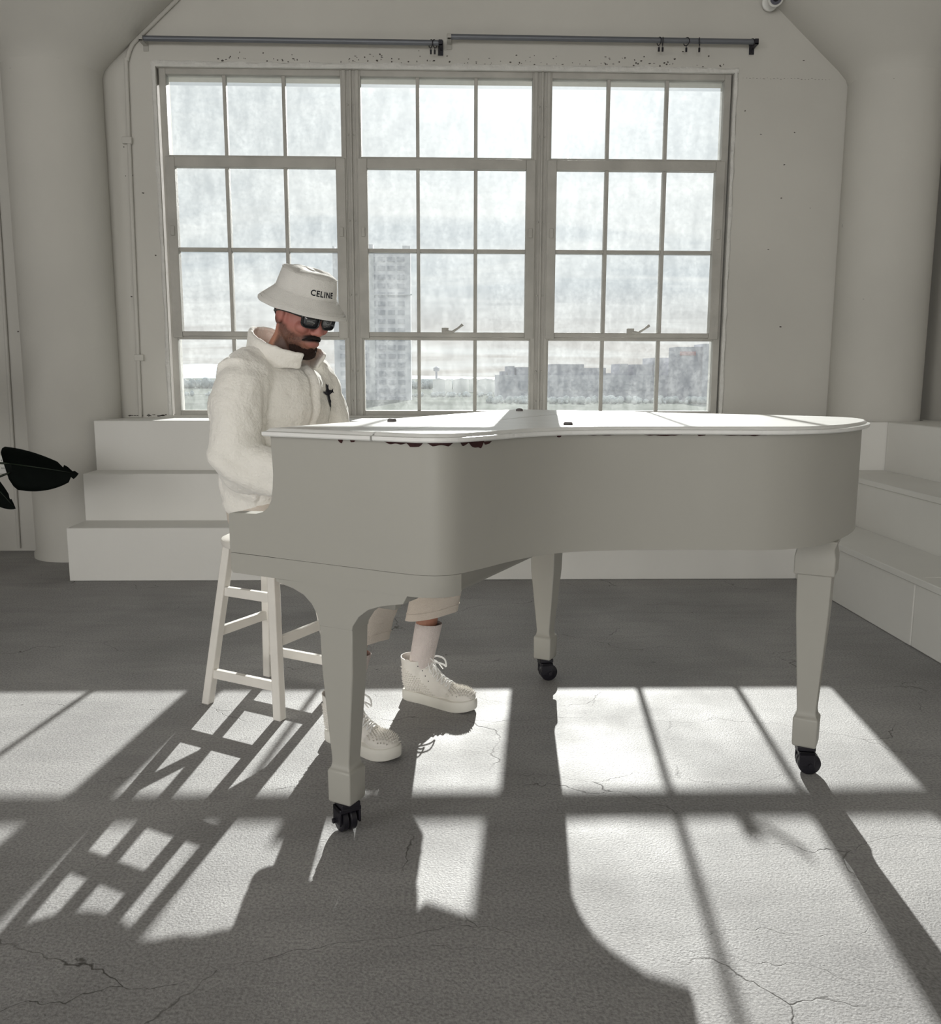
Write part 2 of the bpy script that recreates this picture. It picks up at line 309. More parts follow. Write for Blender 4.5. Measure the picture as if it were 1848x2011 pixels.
# window units -----------------------------------------------------------------
BARS = [2.502, 1.971, 1.440]       # heights of the three glazing bars
GT, GB = 3.037, .931               # glass top / bottom
PY = YW+.065                       # plane of the glass
def pane(x0, x1, z0, z1, parent, org):
    c = ((x0+x1)/2, PY, (z0+z1)/2); o = MB(c).box((x0, PY-.002, z0), (x1, PY+.002, z1)).build('pane', GLASS, parent)
    o.location = Vector(c)-Vector(org); return o
def window_unit(n, x0, x1, latch):
    org = (0, YW+.065, 0)
    m = MB(org)                    # fixed steel frame
    for a, b in (((x0-.03, YW+.03, GB-.03), (x0+.012, YW+.10, GT+.03)), ((x1-.012, YW+.03, GB-.03), (x1+.03, YW+.10, GT+.03)),
                 ((x0+.012, YW+.03, GT-.006), (x1-.012, YW+.10, GT+.03)), ((x0+.012, YW+.03, GB-.03), (x1-.012, YW+.10, GB+.008))): m.box(a, b)
    root = struct(m.build('window_%d' % n, FRAME, None, bevel=.003)); root.location = org
    vx = [x0+(x1-x0)*k/3 for k in (1, 2)]
    def bar(name, a, b, bev=.003): return MB(org).box(a, b).build(name, FRAME, root, bevel=bev)
    # operable sash (two middle rows): own frame standing proud into the room
    zs1, zs0 = BARS[0]+.033, BARS[2]-.028
    sf = MB(org)
    for a, b in (((x0-.012, YW+.012, zs0), (x0+.048, YW+.07, zs1)), ((x1-.048, YW+.012, zs0), (x1+.012, YW+.07, zs1)),
                 ((x0+.048, YW+.012, zs1-.06), (x1-.048, YW+.07, zs1)), ((x0+.048, YW+.018, zs0+.010), (x1-.048, YW+.06, zs0+.040))): sf.box(a, b)
    sash = sf.build('sash_frame', FRAME, root, bevel=.004)
    bar('transom_bar', (x0+.012, YW+.04, zs1), (x1-.012, YW+.1, zs1+.016)); bar('transom_bar', (x0+.012, YW+.035, zs0-.010), (x1-.012, YW+.075, zs0+.010))
    for v in vx:
        bar('muntin', (v-.011, YW+.045, zs1+.014), (v+.011, YW+.085, GT-.004)); bar('muntin', (v-.011, YW+.03, zs0+.038), (v+.011, YW+.085, zs1-.058))
        bar('muntin', (v-.011, YW+.045, GB+.006), (v+.011, YW+.085, zs0-.009))
    xs = [x0+.046]+vx+[x1-.046]
    for i in range(3): bar('muntin', (xs[i]+(.011 if i else 0), YW+.03, BARS[1]-.011), (xs[i+1]-(.011 if i < 2 else 0), YW+.085, BARS[1]+.011))
    xf = [x0+.01]+vx+[x1-.01]
    for (za, zb, xx) in ((zs1+.012, GT-.004, xf), (BARS[1]+.009, zs1-.058, xs), (zs0+.038, BARS[1]-.009, xs), (GB+.006, zs0-.008, xf)):
        for i in range(3): pane(xx[i]+(.009 if i else 0), xx[i+1]-(.009 if i < 2 else 0), za, zb, root, org)
    if latch:
        xm = (x0+x1)/2+.015; z = zs0+.040
        lt = MB(org).box((xm-.05, YW-.012, z-.01), (xm-.005, YW+.014, z+.028)).tube([(xm-.02, YW-.016, z+.006), (xm+.02, YW-.03, z+.0), (xm+.06, YW-.04, z+.026), (xm+.088, YW-.045, z+.048)], [.010, .009, .007, .010], 8).build('latch_handle', FRAME, root, smooth=True, bevel=.002)
    for sx_ in (x0+.018, x1-.018):                        # pivots of the sash
        MB(org).box((sx_-.012, YW+.000, 2.052), (sx_+.012, YW+.014, 2.111)).build('pivot_hinge', FRAME, root, bevel=.003)
    return root
for n, (a, b) in enumerate(((-1.776, -.663), (-.561, .553), (.653, 1.776)), 1): window_unit(n, a, b, n > 1)
for k, xm in enumerate((-.612, .603)):
    org = (xm, YW+.06, GB)
    m = MB(org).box((xm-.052, YW+.022, GB-.025), (xm-.030, YW+.06, GT+.03)).box((xm+.030, YW+.022, GB-.025), (xm+.052, YW+.06, GT+.03)).box((xm-.030, YW+.032, GB-.025), (xm+.030, YW+.09, GT+.03)).box((xm-.007, YW+.018, GB-.025), (xm+.007, YW+.032, GT+.03))
    o = struct(m.build('trim_%d' % (k+1), FRAME, None, bevel=.003)); o.location = org
    for z in (2.86, 2.68, 2.155, 1.69, 1.20, 1.005):
        for s_ in (-.019, .019): MB(org).ball((xm+s_, YW+.031, z), (.007, .004, .007), 8, 6).build('screw_head', FRAME, o, smooth='all')
# crusted plaster edge around the opening
def crust(name, pts, wdt, dep):
    m = MB(); rg = []
    for i, (x, z, nx, nz_) in enumerate(pts):
        a = wdt*(1+.35*mnoise.noise((x*9, z*9, 1.3))); d = dep*(1+.5*mnoise.noise((x*14, z*14, 5.1)))
        rg.append([(x, YW+.01, z), (x, YW-d, z), (x+nx*a*.6, YW-d*1.1, z+nz_*a*.6), (x+nx*a, YW-.001, z+nz_*a), (x+nx*a, YW+.01, z+nz_*a)])
    m.rings(rg); return struct(m.build(name, CRUST, None, smooth=True))
crust('trim_3', [(WX0+.004, z, -1, 0) for z in np.linspace(WZ0, WZ1+.02, 110)], .026, .010)
crust('trim_4', [(WX1-.004, z, 1, 0) for z in np.linspace(WZ0, WZ1+.02, 110)], .026, .010)
crust('trim_5', [(x, WZ1-.003, 0, 1) for x in np.linspace(WX0-.02, WX1+.02, 170)], .034, .010)
struct(MB().box((WX0+.002, YW+.10, WZ0+.001), (WX1-.002, YW+.36, WZ0+.02)).build('trim_6', CRUST))
wf = bpy.data.objects['wall_front']; rc = random.Random(11); m = MB()
def flake(x, z, rx, rz_):
    k = rc.randint(5, 8); a0 = rc.random()*6; P = [(x+rx*rc.uniform(.45, 1)*math.cos(a0+6.283*i/k), YW-.0012, z+rz_*rc.uniform(.45, 1)*math.sin(a0+6.283*i/k)) for i in range(k)]
    m.add(P, [tuple(range(k))])
for i in range(120): flake(rc.uniform(-1.45, 1.75), 3.098+abs(rc.gauss(0, .022)), rc.uniform(.003, .011), rc.uniform(.002, .008))
for i in range(16): flake(rc.choice((rc.uniform(-2.12, -1.87), rc.uniform(1.86, 2.5))), rc.uniform(1.0, 3.3), rc.uniform(.003, .012), rc.uniform(.003, .009))
for i in range(26): flake(1.87+i*.022, 3.035+rc.uniform(-.004, .004), rc.uniform(.004, .012), .0016)
for i in range(44): flake(rc.choice((rc.uniform(-2.1, -1.85), rc.uniform(1.83, 2.52))), .902+abs(rc.gauss(0, .005)), rc.uniform(.006, .022), rc.uniform(.002, .006))
tag(m.build('plaster_flakes', mat('bare_plaster', (.10, .09, .08), .9), wf), kind='stuff')
# unseen steel windows added in the other walls, in front of the fill lamps
def plain_window(n, fn, w_, h_):
    m = MB()
    for a in np.linspace(0, w_, 4): m.box(*fn(a-.02, a+.02, 0, h_))
    for z in np.linspace(0, h_, 4): m.box(*fn(0, w_, z-.018, z+.018))
    o = struct(m.build('window_%d' % n, FRAME))
    return o
for i, (x, z) in enumerate(BACKWIN): plain_window(4+i, lambda a, b, c, d, x=x, z=z: ((x+a, ROOM_B-.07, z+c), (x+b, ROOM_B-.03, z+d)), BW_W, BW_H)
plain_window(6, lambda a, b, c, d: ((ROOM_L-.07, -3.55+a, 1.0+c), (ROOM_L-.03, -3.55+b, 1.0+d)), 3.1, 2.2)

# columns with flared heads ------------------------------------------------------
def column(x, y, label, r=.283):
    root = empty('column', (x, y, 0), 0, label, 'column', 'round concrete columns')
    MB().lathe([(r+.012, 0), (r+.012, .03), (r, .05), (r, 1.5), (r, 3.0)], n=64).build('shaft', WALL, root, smooth=True)
    MB().lathe([(r, 2.99), (r+.015, 3.03), (r+.06, 3.08), (r+.28, 3.28), (r+.50, 3.48), (r+.74, CEIL-.01)], n=64).build('capital', WALL, root, smooth=True)
column(-2.413, 5.762, 'thick round column behind the silhouetted leaves at left')
column(2.812, 5.762, 'round column in the corner above the right-hand steps')

# tiered steps -------------------------------------------------------------------
Y1, Y2, Y3 = 4.95, 5.22, 5.43; H1, H2, H3 = .31, .590, .893
XA, XB, XC = 2.03, 2.385, 2.75; XL = -2.165
st = empty('tiered_steps', ((XL+ROOM_R)/2, YW-.4, 0), 0, 'three white painted tiers running along under the big window', 'steps')
def tier(root, a, b, name='tier'):
    og = root.location; return MB(og).box(a, b).build(name, STEPW, root, bevel=.006)
tier(st, (XL, Y1, .001), (XB-.002, Y2+.0, H1)); tier(st, (XL, Y2+.001, .001), (XC-.002, Y3, H2)); 
arc = [(2.812-.299*math.cos(a), 5.762-.299*math.sin(a)) for a in np.linspace(R(-16.5), R(196.5), 28)]
arc2 = [(-2.413+.299*math.cos(a), 5.762+.299*math.sin(a)) for a in np.linspace(R(-33.5), R(16), 14)]
MB(st.location).prism([(XL, Y3+.001), (ROOM_R-.006, Y3+.001), (ROOM_R-.006, YW-.004)]+arc[::-1]+arc2[::-1], .001, H3).build('tier', STEPW, st, bevel=.006)
YS = 1.2; yj = 3.66
sr = empty('tiered_steps', (2.6, 3.6, 0), 0, 'three white painted tiers along the right wall with a panel joint', 'steps')
for xa, xb, hh, ye in ((XA, XB, H1, Y1), (XB+.001, XC, H2, Y2), (XC+.001, ROOM_R-.006, H3, Y3)):
    for ya, yb in ((YS, yj-.002), (yj+.002, ye-.002)): tier(sr, (xa, ya, .001), (xb, yb, hh))
for (xx, zz) in ((XA, H1), (XB, H2)):     # nosing strips
    MB(sr.location).box((xx-.008, YS, zz-.028), (xx+.03, (Y1 if xx == XA else Y2)-.012, zz+.004)).build('nosing_strip', STEPW, sr, bevel=.004)

# conduits, socket, rods -----------------------------------------------------------
cp = [(-2.018, YW-.014, .896), (-2.004, YW-.014, 2.0), (-1.989, YW-.014, 3.003), (-1.981, YW-.014, 3.09), (-1.955, YW-.014, 3.164), (-1.906, YW-.014, 3.222), (-1.655, YW-.014, 3.448), (-1.37, YW-.014, CEIL-.01)]
t_ = empty('conduit_pipe', (-2.018, YW-.014, .896), 0, 'white painted conduit bending beside the window towards the ceiling', 'pipe')
MB((-2.018, YW-.014, .896)).tube(catmull(cp, 5), .0125, 12).build('tube', WALL, t_, smooth=True)
for z in (1.28, 2.62): MB((-2.018, YW-.014, .896)).box((-2.035, YW-.03, z-.02), (-1.975, YW-.001, z+.02)).build('strap', WALL, t_, bevel=.003)
tag(MB((-2.86, YW-.012, .02)).tube([(-2.872, YW-.012, .02), (-2.842, YW-.012, 2.0), (-2.835, YW-.012, 3.0)], .011, 10).build('conduit_pipe', WALL, None, smooth=True), 'thin vertical conduit on the wall left of the column', 'pipe').location = (-2.86, YW-.012, .02)
ou = empty('wall_socket', (-2.936, YW-.006, .582), 0, 'white wall socket behind the plant leaf at the left edge', 'socket')
WPL = mat('white_plastic', (.8, .8, .78), .4)
MB().box((-.038, -.004, -.06), (.038, .005, .06)).build('cover_plate', WPL, ou, bevel=.003)
for dz in (-.026, .026):
    f_ = MB().box((-.018, -.007, dz-.016), (.018, -.003, dz+.016)).build('receptacle', WPL, ou, bevel=.004)
    MB().box((-.008, -.0085, dz-.004), (-.005, -.0065, dz+.007)).box((.005, -.0085, dz-.004), (.008, -.0065, dz+.007)).build('slot', BLACK, f_)
RY = YW-.075
def rod(x0, x1, z0, z1, label):
    r_ = empty('curtain_rod', ((x0+x1)/2, RY, z0), 0, label, 'curtain rod', 'curtain rods over the window'); og = r_.location
    MB(og).tube([(x0, RY, z0), (x1, RY, z1)], .016, 14).build('rail', RODM, r_, smooth=True)
    for x, z in ((x0+.012, z0), (x1-.012, z1)):
        MB(og).box((x-.012, RY-.024, z-.022), (x+.012, YW-.001, z-.012)).box((x-.012, RY-.024, z-.022), (x+.012, RY-.018, z+.012)).box((x-.016, YW-.006, z-.05), (x+.016, YW-.001, z+.04)).build('bracket', FRAME if x < x1-.1 else DARKM, r_, bevel=.002)
    return r_
rod(-1.877, -.03, 3.199, 3.195, 'grey curtain rod left of the middle over the window'); rod(.0, 1.926, 3.231, 3.224, 'grey curtain rod right of the middle over the window')
def clip(x, z, tilt, label):
    r_ = empty('curtain_clip', (x, RY, z), 0, label, 'curtain clip', 'black ring clips on the curtain rods')
    M = Matrix.Rotation(R(tilt), 3, 'Z')
    MB().tube([M @ Vector((0, .023*math.cos(a), .023*math.sin(a)-.006)) for a in np.linspace(0, 2*math.pi, 21)], .0028, 6).build('ring', BLACK, r_, smooth='all')
    MB().box((-.006, -.003, -.066), (.006, .003, -.040)).tube([(0, 0, -.028), (0, 0, -.042)], .002, 6).build('clip', BLACK, r_, bevel=.002)
for x, z, tl, lb in ((-.102, 3.195, 30, 'black ring clip hanging at the right end of the left rod, first of three'), (-.078, 3.195, -35, 'black ring clip crossing its neighbour near the left rod end, second of three'), (-.048, 3.195, 10, 'black ring clip against the right end of the left rod, third of three'),
    (1.311, 3.226, 20, 'left clip of the close pair on the right-hand curtain rod'), (1.334, 3.226, -10, 'right clip of the close pair on the right-hand curtain rod'), (1.482, 3.226, 35, 'single ring clip right of the close pair on the rod'), (1.563, 3.226, -20, 'second single ring clip right of the close pair'), (1.890, 3.224, 25, 'ring clip at the far right end of the right rod')): clip(x, z, tl, lb)
sc = empty('security_camera', (2.008, YW-.02, 3.47), 0, 'small white security camera high on the wall right of the window', 'camera')
MB().lathe([(.001, 0), (.05, 0), (.05, .012), (.03, .02)], n=24).build('mount', WPL, sc, smooth=True).rotation_euler = (R(90), 0, 0)
Mc = Matrix.Rotation(R(108), 3, 'X') @ Matrix.Rotation(R(-14), 3, 'Y')
def rotm(m, M_, off): m.v = [tuple(M_ @ Vector(v)+Vector(off)) for v in m.v]; return m
hs = rotm(MB().lathe([(.02, -.10), (.04, -.095), (.045, -.02), (.045, .03), (.036, .04), (.030, .040)], n=28), Mc, (0, -.1, -.015)).build('housing', WPL, sc, smooth=True)
rotm(MB().lathe([(.033, .035), (.034, .046), (.022, .046), (.022, .042)], n=28), Mc, (0, -.1, -.015)).build('lens_ring', DARKM, hs, smooth=True)
rotm(MB().ball((0, 0, .036), (.021, .021, .012), 16, 8), Mc, (0, -.1, -.015)).build('lens', BLACK, hs, smooth='all')
MB().tube([(0, -.02, .0), (.01, -.06, .01), (.0, -.09, .03)], .012, 8).build('bracket', WPL, sc, smooth=True)

# ------------------------------------------------------------------ grand piano
# local frame: x = front (keys) to tail, y = treble (near) to bass (far), z up
PO = Vector((-.288, 2.157, 0)); PA = -math.atan2(.488, .873)
def P2W(x, y, z=0): v = Matrix.Rotation(PA, 3, 'Z') @ Vector((x, y, z)); return v+PO
piano = empty('grand_piano', PO, PA, 'worn white baby grand piano with closed lid and square tapered legs', 'piano')
CURVE = [(.20, -.05), (.29, -.043), (.345, -.005), (.372, .075), (.395, .175), (.422, .262), (.465, .345), (.53, .412), (.63, .482), (.75, .55), (.87, .61), (.955, .66), (1.025, .735), (1.075, .84), (1.105, .97), (1.118, 1.10), (1.108, 1.22), (1.065, 1.315), (.97, 1.368), (.83, 1.38)]
RIM = catmull(CURVE, 6)
case_out = [(-.14, -.05), (.0, -.05), (.1, -.05)]+RIM+[(.4, 1.38), (-.14, 1.38)]
ZR, ZC = .714, 1.0205
case = MB().prism(case_out, ZR, ZC)
for y0, y1 in ((-.05, -.006), (1.336, 1.38)): case.profile_y([(-.292, .7145), (-.292, .814), (-.286, .818), (-.20, .822), (-.178, .828), (-.160, .840), (-.149, .860), (-.1435, .89), (-.1405, .925), (-.1415, .955), (-.1435, .985), (-.145, 1.0205), (-.14, 1.0205), (-.14, .7145)], y0, y1)
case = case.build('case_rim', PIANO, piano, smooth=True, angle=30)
# keybed and arms
bed = [(-.292, -.0485), (.2, -.0485)]+[(p[0]-.001, p[1]+.0015) for p in RIM if p[1] < .02 and p[0] > .2]+[(.335, .05), (.31, 1.3785), (-.292, 1.3785)]
MB().rings([[(x_*k+(1-k)*.05, y_, z) for x_, y_ in bed] for k, z in ((.985, .660), (1, .668), (1, .7128))]).build('keybed', PIANO, piano, smooth=True, angle=30)
MB().box((-.288, -.005, .704), (-.268, 1.335, .765)).build('key_slip', PIANO, piano, bevel=.004)
kb = MB(); kw = 1.222/52; y00 = .054; KBM = mat('ivory_keys', (.82, .81, .76), .3); EBM = mat('ebony_keys', (.02, .02, .02), .35)
for i in range(52): kb.box((-.266, y00+i*kw+.0006, .72), (-.150, y00+(i+1)*kw-.0006, .782))
kb.mi = 1
for i in range(51):                      # counted from the treble end: C B A G F E D
    if i % 7 in (1, 2, 3, 5, 6): kb.box((-.222, y00+(i+1)*kw-.0055, .772), (-.151, y00+(i+1)*kw+.0055, .794))
tag(kb.build('keyboard', [KBM, EBM], piano), kind='stuff')
for ya, yb in ((-.005, .052), (1.278, 1.335)): MB().box((-.266, ya, .704), (-.142, yb, .775)).build('key_block', PIANO, piano, bevel=.004)
MB().box((-.149, -.005, .79), (-.141, 1.335, 1.018)).build('fallboard', PIANO, piano, bevel=.002)
# lid in two leaves with a moulded edge
def offset(poly, d):
    n = len(poly); res = []
    for i in range(n):
        a, b, c = (Vector(poly[(i+k) % n]) for k in (-1, 0, 1))
        e1 = (b-a).normalized(); e2 = (c-b).normalized(); n1 = Vector((e1.y, -e1.x)); n2 = Vector((e2.y, -e2.x))
        nb = (n1+n2); nb = nb/max(.35, nb.length_squared/2) if nb.length > 1e-6 else n1
        res.append(b+nb*d*1.0)
    return res
XF = .168
outer = [(-.142, -.05), (XF, -.05)]
def leaf(name, poly, fold_x):
    rg = []
    for d, z in ((.018, 1.0215), (.021, 1.0245), (.021, 1.0325), (.013, 1.0345), (.008, 1.0395), (.004, 1.0415)):
        q = offset(poly, d); rr = []
        for p0, p1 in zip(poly, q): rr.append((p0[0] if abs(p0[0]-fold_x) < 1e-6 else p1[0], p1[1], z))
        rg.append(rr)
    return MB().rings(rg).build(name, LID, piano, smooth=True, angle=25)
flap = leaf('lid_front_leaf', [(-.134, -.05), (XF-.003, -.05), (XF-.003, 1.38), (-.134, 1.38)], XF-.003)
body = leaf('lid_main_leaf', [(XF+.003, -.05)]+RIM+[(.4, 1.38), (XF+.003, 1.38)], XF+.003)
MB().box((XF-.003, -.055, 1.023), (XF+.003, 1.385, 1.0365)).build('lid_hinge', mat('hinge_brass', (.05, .03, .035), .5, metal=.3), piano)
for x, y in ((-.048, .353), (-.056, 1.235), (.449, .441)): MB().lathe([(.013, 1.0405), (.013, 1.046), (.010, 1.050), (.002, 1.0515)], c=(x, y, 0), n=16).build('lid_button', mat('grey_rubber', (.12, .11, .11), .7), piano, smooth=True)
# chips in the lacquer under the lid edge and along the lid
def chip_patch(s0, s1, z0, z1, seed, name='paint_chip'):
    path = [Vector(p) for p in case_out[:len(RIM)+3]]; cum = [0]
    for a, b in zip(path, path[1:]): cum.append(cum[-1]+(b-a).length)
    def at(s_):
        for i in range(len(path)-1):
            if cum[i+1] >= s_: break
        t = (s_-cum[i])/(cum[i+1]-cum[i]); e_ = (path[i+1]-path[i]).normalized(); return path[i].lerp(path[i+1], t)+Vector((e_.y, -e_.x))*.0009
    n = max(6, int((s1-s0)/.004)); top = []; bot = []
    for i in range(n+1):
        t = i/n; s_ = s0+(s1-s0)*t; p = at(s_)
        d = (z1-z0)*min(1, 6*t*(1-t)+.05)*(.62+.75*mnoise.noise((s_*45, seed, .3))); d = max(.001, d)
        top.append((p.x, p.y, z1)); bot.append((p.x, p.y, z1-d))
    MB().rings([bot, top], cap=False, close=False).build(name, CHIP, piano)
for a, b, z0, z1, sd_ in ((.545, .600, .996, 1.0195, 1), (.598, .628, 1.003, 1.0175, 2), (.44, .50, 1.012, 1.0205, 3), (.33, .40, 1.014, 1.0208, 4), (.20, .215, 1.010, 1.0205, 5), (.235, .25, 1.012, 1.0205, 6), (.39, .43, 1.0095, 1.0195, 8), (.52, .55, 1.011, 1.0205, 9),
    (.86, .875, 1.014, 1.0205, 10), (.95, 1.02, 1.0165, 1.0208, 11), (1.10, 1.20, 1.016, 1.0208, 12), (1.24, 1.262, 1.0125, 1.0205, 13), (1.30, 1.42, 1.017, 1.0209, 14)): chip_patch(a, b, z0, z1, sd_)
# legs
def shaft(org, cx, cy, ztop, wx, wy):
    q = lambda hx, hy, z: [(cx-hx, cy-hy, z), (cx+hx, cy-hy, z), (cx+hx, cy+hy, z), (cx-hx, cy+hy, z)]
    return MB(org).rings([q(.029, .029, .088), q(.034, .034, .093), q(.035, .035, .172), q(.034, .034, .178), q(.029, .029, .183), q(.0268, .0265, .196), q(.0265, .026, .205), q(wx*.93, wy*.93, ztop-.12), q(wx, wy, ztop)])
def caster(parent, org, cx, cy, rz):
    c = empty_part('caster', parent, (cx-org[0], cy-org[1], 0), rz)
    return c
def leg(cx, cy, ztop, wx, wy, rz, extra=None):
    org = (cx, cy, 0)
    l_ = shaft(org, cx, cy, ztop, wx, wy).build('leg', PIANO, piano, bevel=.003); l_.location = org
    # caster: plate, fork and twin wheels
    M = Matrix.Rotation(R(rz), 3, 'Z')
    def rb(m): return rotm(m, M, (cx, cy, 0))
    m = MB(org); m.box((-.026, -.026, .075), (.026, .026, .0885)); m.lathe([(.012, .060), (.012, .078)], n=12)
    m.box((-.02, -.030, .028), (.024, -.024, .074)); m.box((-.02, .024, .028), (.024, .030, .074)); m.box((-.022, -.030, .062), (.024, .030, .074))
    rb(m).build('caster_fork', BLACK, l_, bevel=.002)
    m = MB(org)
    for s_ in (-1, 1):
        m.rings([[(.012+.033*k*math.cos(a), s_*yy, .0335+.033*k*math.sin(a)) for a in np.linspace(0, 2*math.pi, 25)[:-1][::s_]] for k, yy in ((.9, .002), (1, .005), (1, .018), (.9, .021), (.3, .022))])
    m.tube([(.012, -.036, .0335), (.012, .036, .0335)], .007, 10)
    rb(m).build('caster_wheel', BLACK, l_, smooth=True)
    return l_
LA = leg(.033+.005, -.012, .556, .050, .034, 150)
brk = [(-.145, .6605), (-.146, .653), (-.128, .648), (-.09, .640), (-.058, .628), (-.034, .608), (-.018, .583), (-.010, .556), (-.010, .5545), (.088, .5545), (.090, .566), (.108, .592), (.135, .613), (.17, .626), (.205, .634), (.235, .640), (.25, .6665)]
MB().profile_y([(a, b-.0012) for a, b in brk], -.0465, .024).build('leg_bracket', PIANO, piano, bevel=.003)
MB().box((-.10, .02, .60), (.17, .05, .6625)).build('leg_plate', PIANO, piano, bevel=.003)
LB = leg(.038, 1.295, .556, .050, .044, 40); MB().profile_y(brk, 1.25, 1.335).build('leg_bracket', PIANO, piano, bevel=.003)
LC = leg(1.038, .915, .612, .047, .044, 20)
MB().rings([[(1.038-hx, .915-hy, z), (1.038+hx, .915-hy, z), (1.038+hx, .915+hy, z), (1.038-hx, .915+hy, z)] for hx, hy, z in ((.054, .054, .6125), (.055, .055, .617), (.055, .055, .665), (.050, .050, .690), (.058, .058, .7138))]).build('leg_block', PIANO, piano, bevel=.003)
# underside: beams below the soundboard
for a, b in (((.2, .35), (.95, 1.28)), ((.1, .9), (.95, .95))):
    d = (Vector(b)-Vector(a)); nrm = Vector((-d.y, d.x)).normalized()*.03
    MB().prism([tuple(Vector(a)-nrm), tuple(Vector(b)-nrm), tuple(Vector(b)+nrm), tuple(Vector(a)+nrm)], .685, .7138).build('beam', PIANO, piano, bevel=.003)

# ------------------------------------------------------------------ stool
SX, SY = -.772, .655
sb = P2W(SX, SY); stool = empty('bar_stool', sb, PA, 'white painted wooden stool with round seat under the seated person', 'stool')
ZS = .605
seat = MB().lathe([(.001, ZS-.034), (.150, ZS-.034), (.162, ZS-.028), (.166, ZS-.016), (.163, ZS-.006), (.150, ZS), (.001, ZS-.002)], n=48, cap=False).build('seat', WOODW, stool, smooth=True)
FT, TP = .165, .098
def legpos(sx, sy, z): t = z/(ZS-.034); k = FT+(TP-FT)*t; return Vector((sx*k, sy*k, z))
for sx in (-1, 1):
    for sy in (-1, 1):
        a, b = legpos(sx, sy, 0), legpos(sx, sy, ZS-.033); h = .0165
        q = lambda c: [(c.x-h, c.y-h, c.z), (c.x+h, c.y-h, c.z), (c.x+h, c.y+h, c.z), (c.x-h, c.y+h, c.z)]
        MB().rings([q(a), q(b)]).build('leg', WOODW, stool, bevel=.004)
def stretch(p, q, hz=.0165, hw=.010):
    p, q = Vector(p), Vector(q); d = (q-p).normalized(); s_ = d.cross(Vector((0, 0, 1))).normalized()*hw; z_ = Vector((0, 0, hz)); i_ = d*.014
    MB().rings([[tuple(c-s_-z_), tuple(c+s_-z_), tuple(c+s_+z_), tuple(c-s_+z_)] for c in (p+i_, q-i_)]).build('stretcher', WOODW, stool, bevel=.002)
for z, sides in ((.412, 'ns'), (.112, 'ns'), (.262, 'ew')):
    for sd_ in sides:
        k = {'n': ((-1, -1), (1, -1)), 's': ((-1, 1), (1, 1)), 'w': ((-1, -1), (-1, 1)), 'e': ((1, -1), (1, 1))}[sd_]
        stretch(legpos(*k[0], z), legpos(*k[1], z))

# ------------------------------------------------------------------ plant
PLT = mat('backlit_leaf', (.004, .006, .005), .7, .3, 20, .1, spec=.08)  # near-black: the backlit silhouette is put into the leaf colour
px, py = -3.05, 4.55
plant = empty('potted_plant', (px, py, 0), 0, 'large-leaved plant in backlit silhouette reaching in at the left edge before the column', 'plant')
def bigleaf(base, tip, wdt, droop, roll, notch=()):
    base, tip = Vector(base), Vector(tip); d = tip-base; ln = d.length; f_ = d.normalized(); s_ = Vector((0, -.25, 1)); s_ = (s_-f_*s_.dot(f_)).normalized(); nrm = f_.cross(s_)
    s_ = Matrix.Rotation(roll, 3, f_) @ s_; nrm = f_.cross(s_)
    n = 26; rows = []
    for i in range(n+1):
        t = i/n; c = base+d*t+Vector((0, 0, -droop*ln*t*t))
        wv = wdt*(min(1, (t/.10)**.5) if t < .10 else 1)*max(0., 1-max(0, (t-.18)/.82)**1.9)**.8
        row = []
        for j in range(-5, 6):
            v = j/5; ww = wv
            for (tt, sg, dep) in notch:
                if sg*v > 0 and abs(t-tt) < .022: ww = wv*(1-dep)
            lobe = -.10*ln*abs(v)**1.5*(max(0, 1-t/.16))
            row.append(c+s_*v*ww*.5+nrm*(abs(v)**1.3*ww*.16)+f_*lobe)
        rows.append(row)
    m = MB(plant.location); m.rings(rows, cap=False, close=False)
    o = m.build('leaf', PLT, plant, smooth='all'); md = o.modifiers.new('t', 'SOLIDIFY'); md.thickness = .0012
    MB(plant.location).tube([rows[0][5], rows[8][5], rows[16][5], rows[25][5]], [.005, .004, .003, .001], 6).build('midrib', mat('leaf_rib', (.012, .02, .010), .5), o, smooth='all')
    return o
bigleaf((-2.275, 4.60, .712), (-1.905, 4.55, .672), .265, .02, R(12), ((.82, 1, .5), (.90, -1, .45), (.93, 1, .6)))
bigleaf((-2.385, 4.62, .605), (-2.245, 4.56, .49), .15, .05, R(-10), ((.75, 1, .4),))
bigleaf((-2.75, 4.5, 1.05), (-2.62, 4.3, 1.45), .18, .1, R(20)); bigleaf((-3.2, 4.7, 1.1), (-3.5, 4.8, 1.45), .2, .1, R(0)); bigleaf((-3.0, 4.4, .9), (-3.0, 4.0, 1.1), .2, .2, R(60))
STM = mat('leaf_stem', (.012, .02, .010), .5)
for a, b, c in (((-3.03, 4.55, .35), (-2.75, 4.58, .70), (-2.275, 4.60, .712)), ((-3.04, 4.56, .35), (-2.8, 4.6, .62), (-2.385, 4.62, .605)), ((-3.05, 4.54, .35), (-2.9, 4.52, .8), (-2.75, 4.5, 1.05)), ((-3.06, 4.55, .35), (-3.12, 4.6, .8), (-3.2, 4.7, 1.1)), ((-3.05, 4.53, .35), (-3.02, 4.46, .7), (-3.0, 4.4, .9)), ((-3.04, 4.55, .35), (-2.7, 4.58, .50), (-2.28, 4.60, .665))):
    MB(plant.location).tube(catmull([a, b, c], 8), [.008]*8+[.006]*8+[.004], 8).build('stem', STM, plant, smooth='all')
MB().lathe([(.12, .001), (.15, .02), (.175, .32), (.185, .33), (.185, .36), (.165, .36), (.160, .33), (.01, .33)], n=32, cap=True).build('pot', mat('grey_pot', (.3, .29, .27), .6, .1), plant, smooth=True)

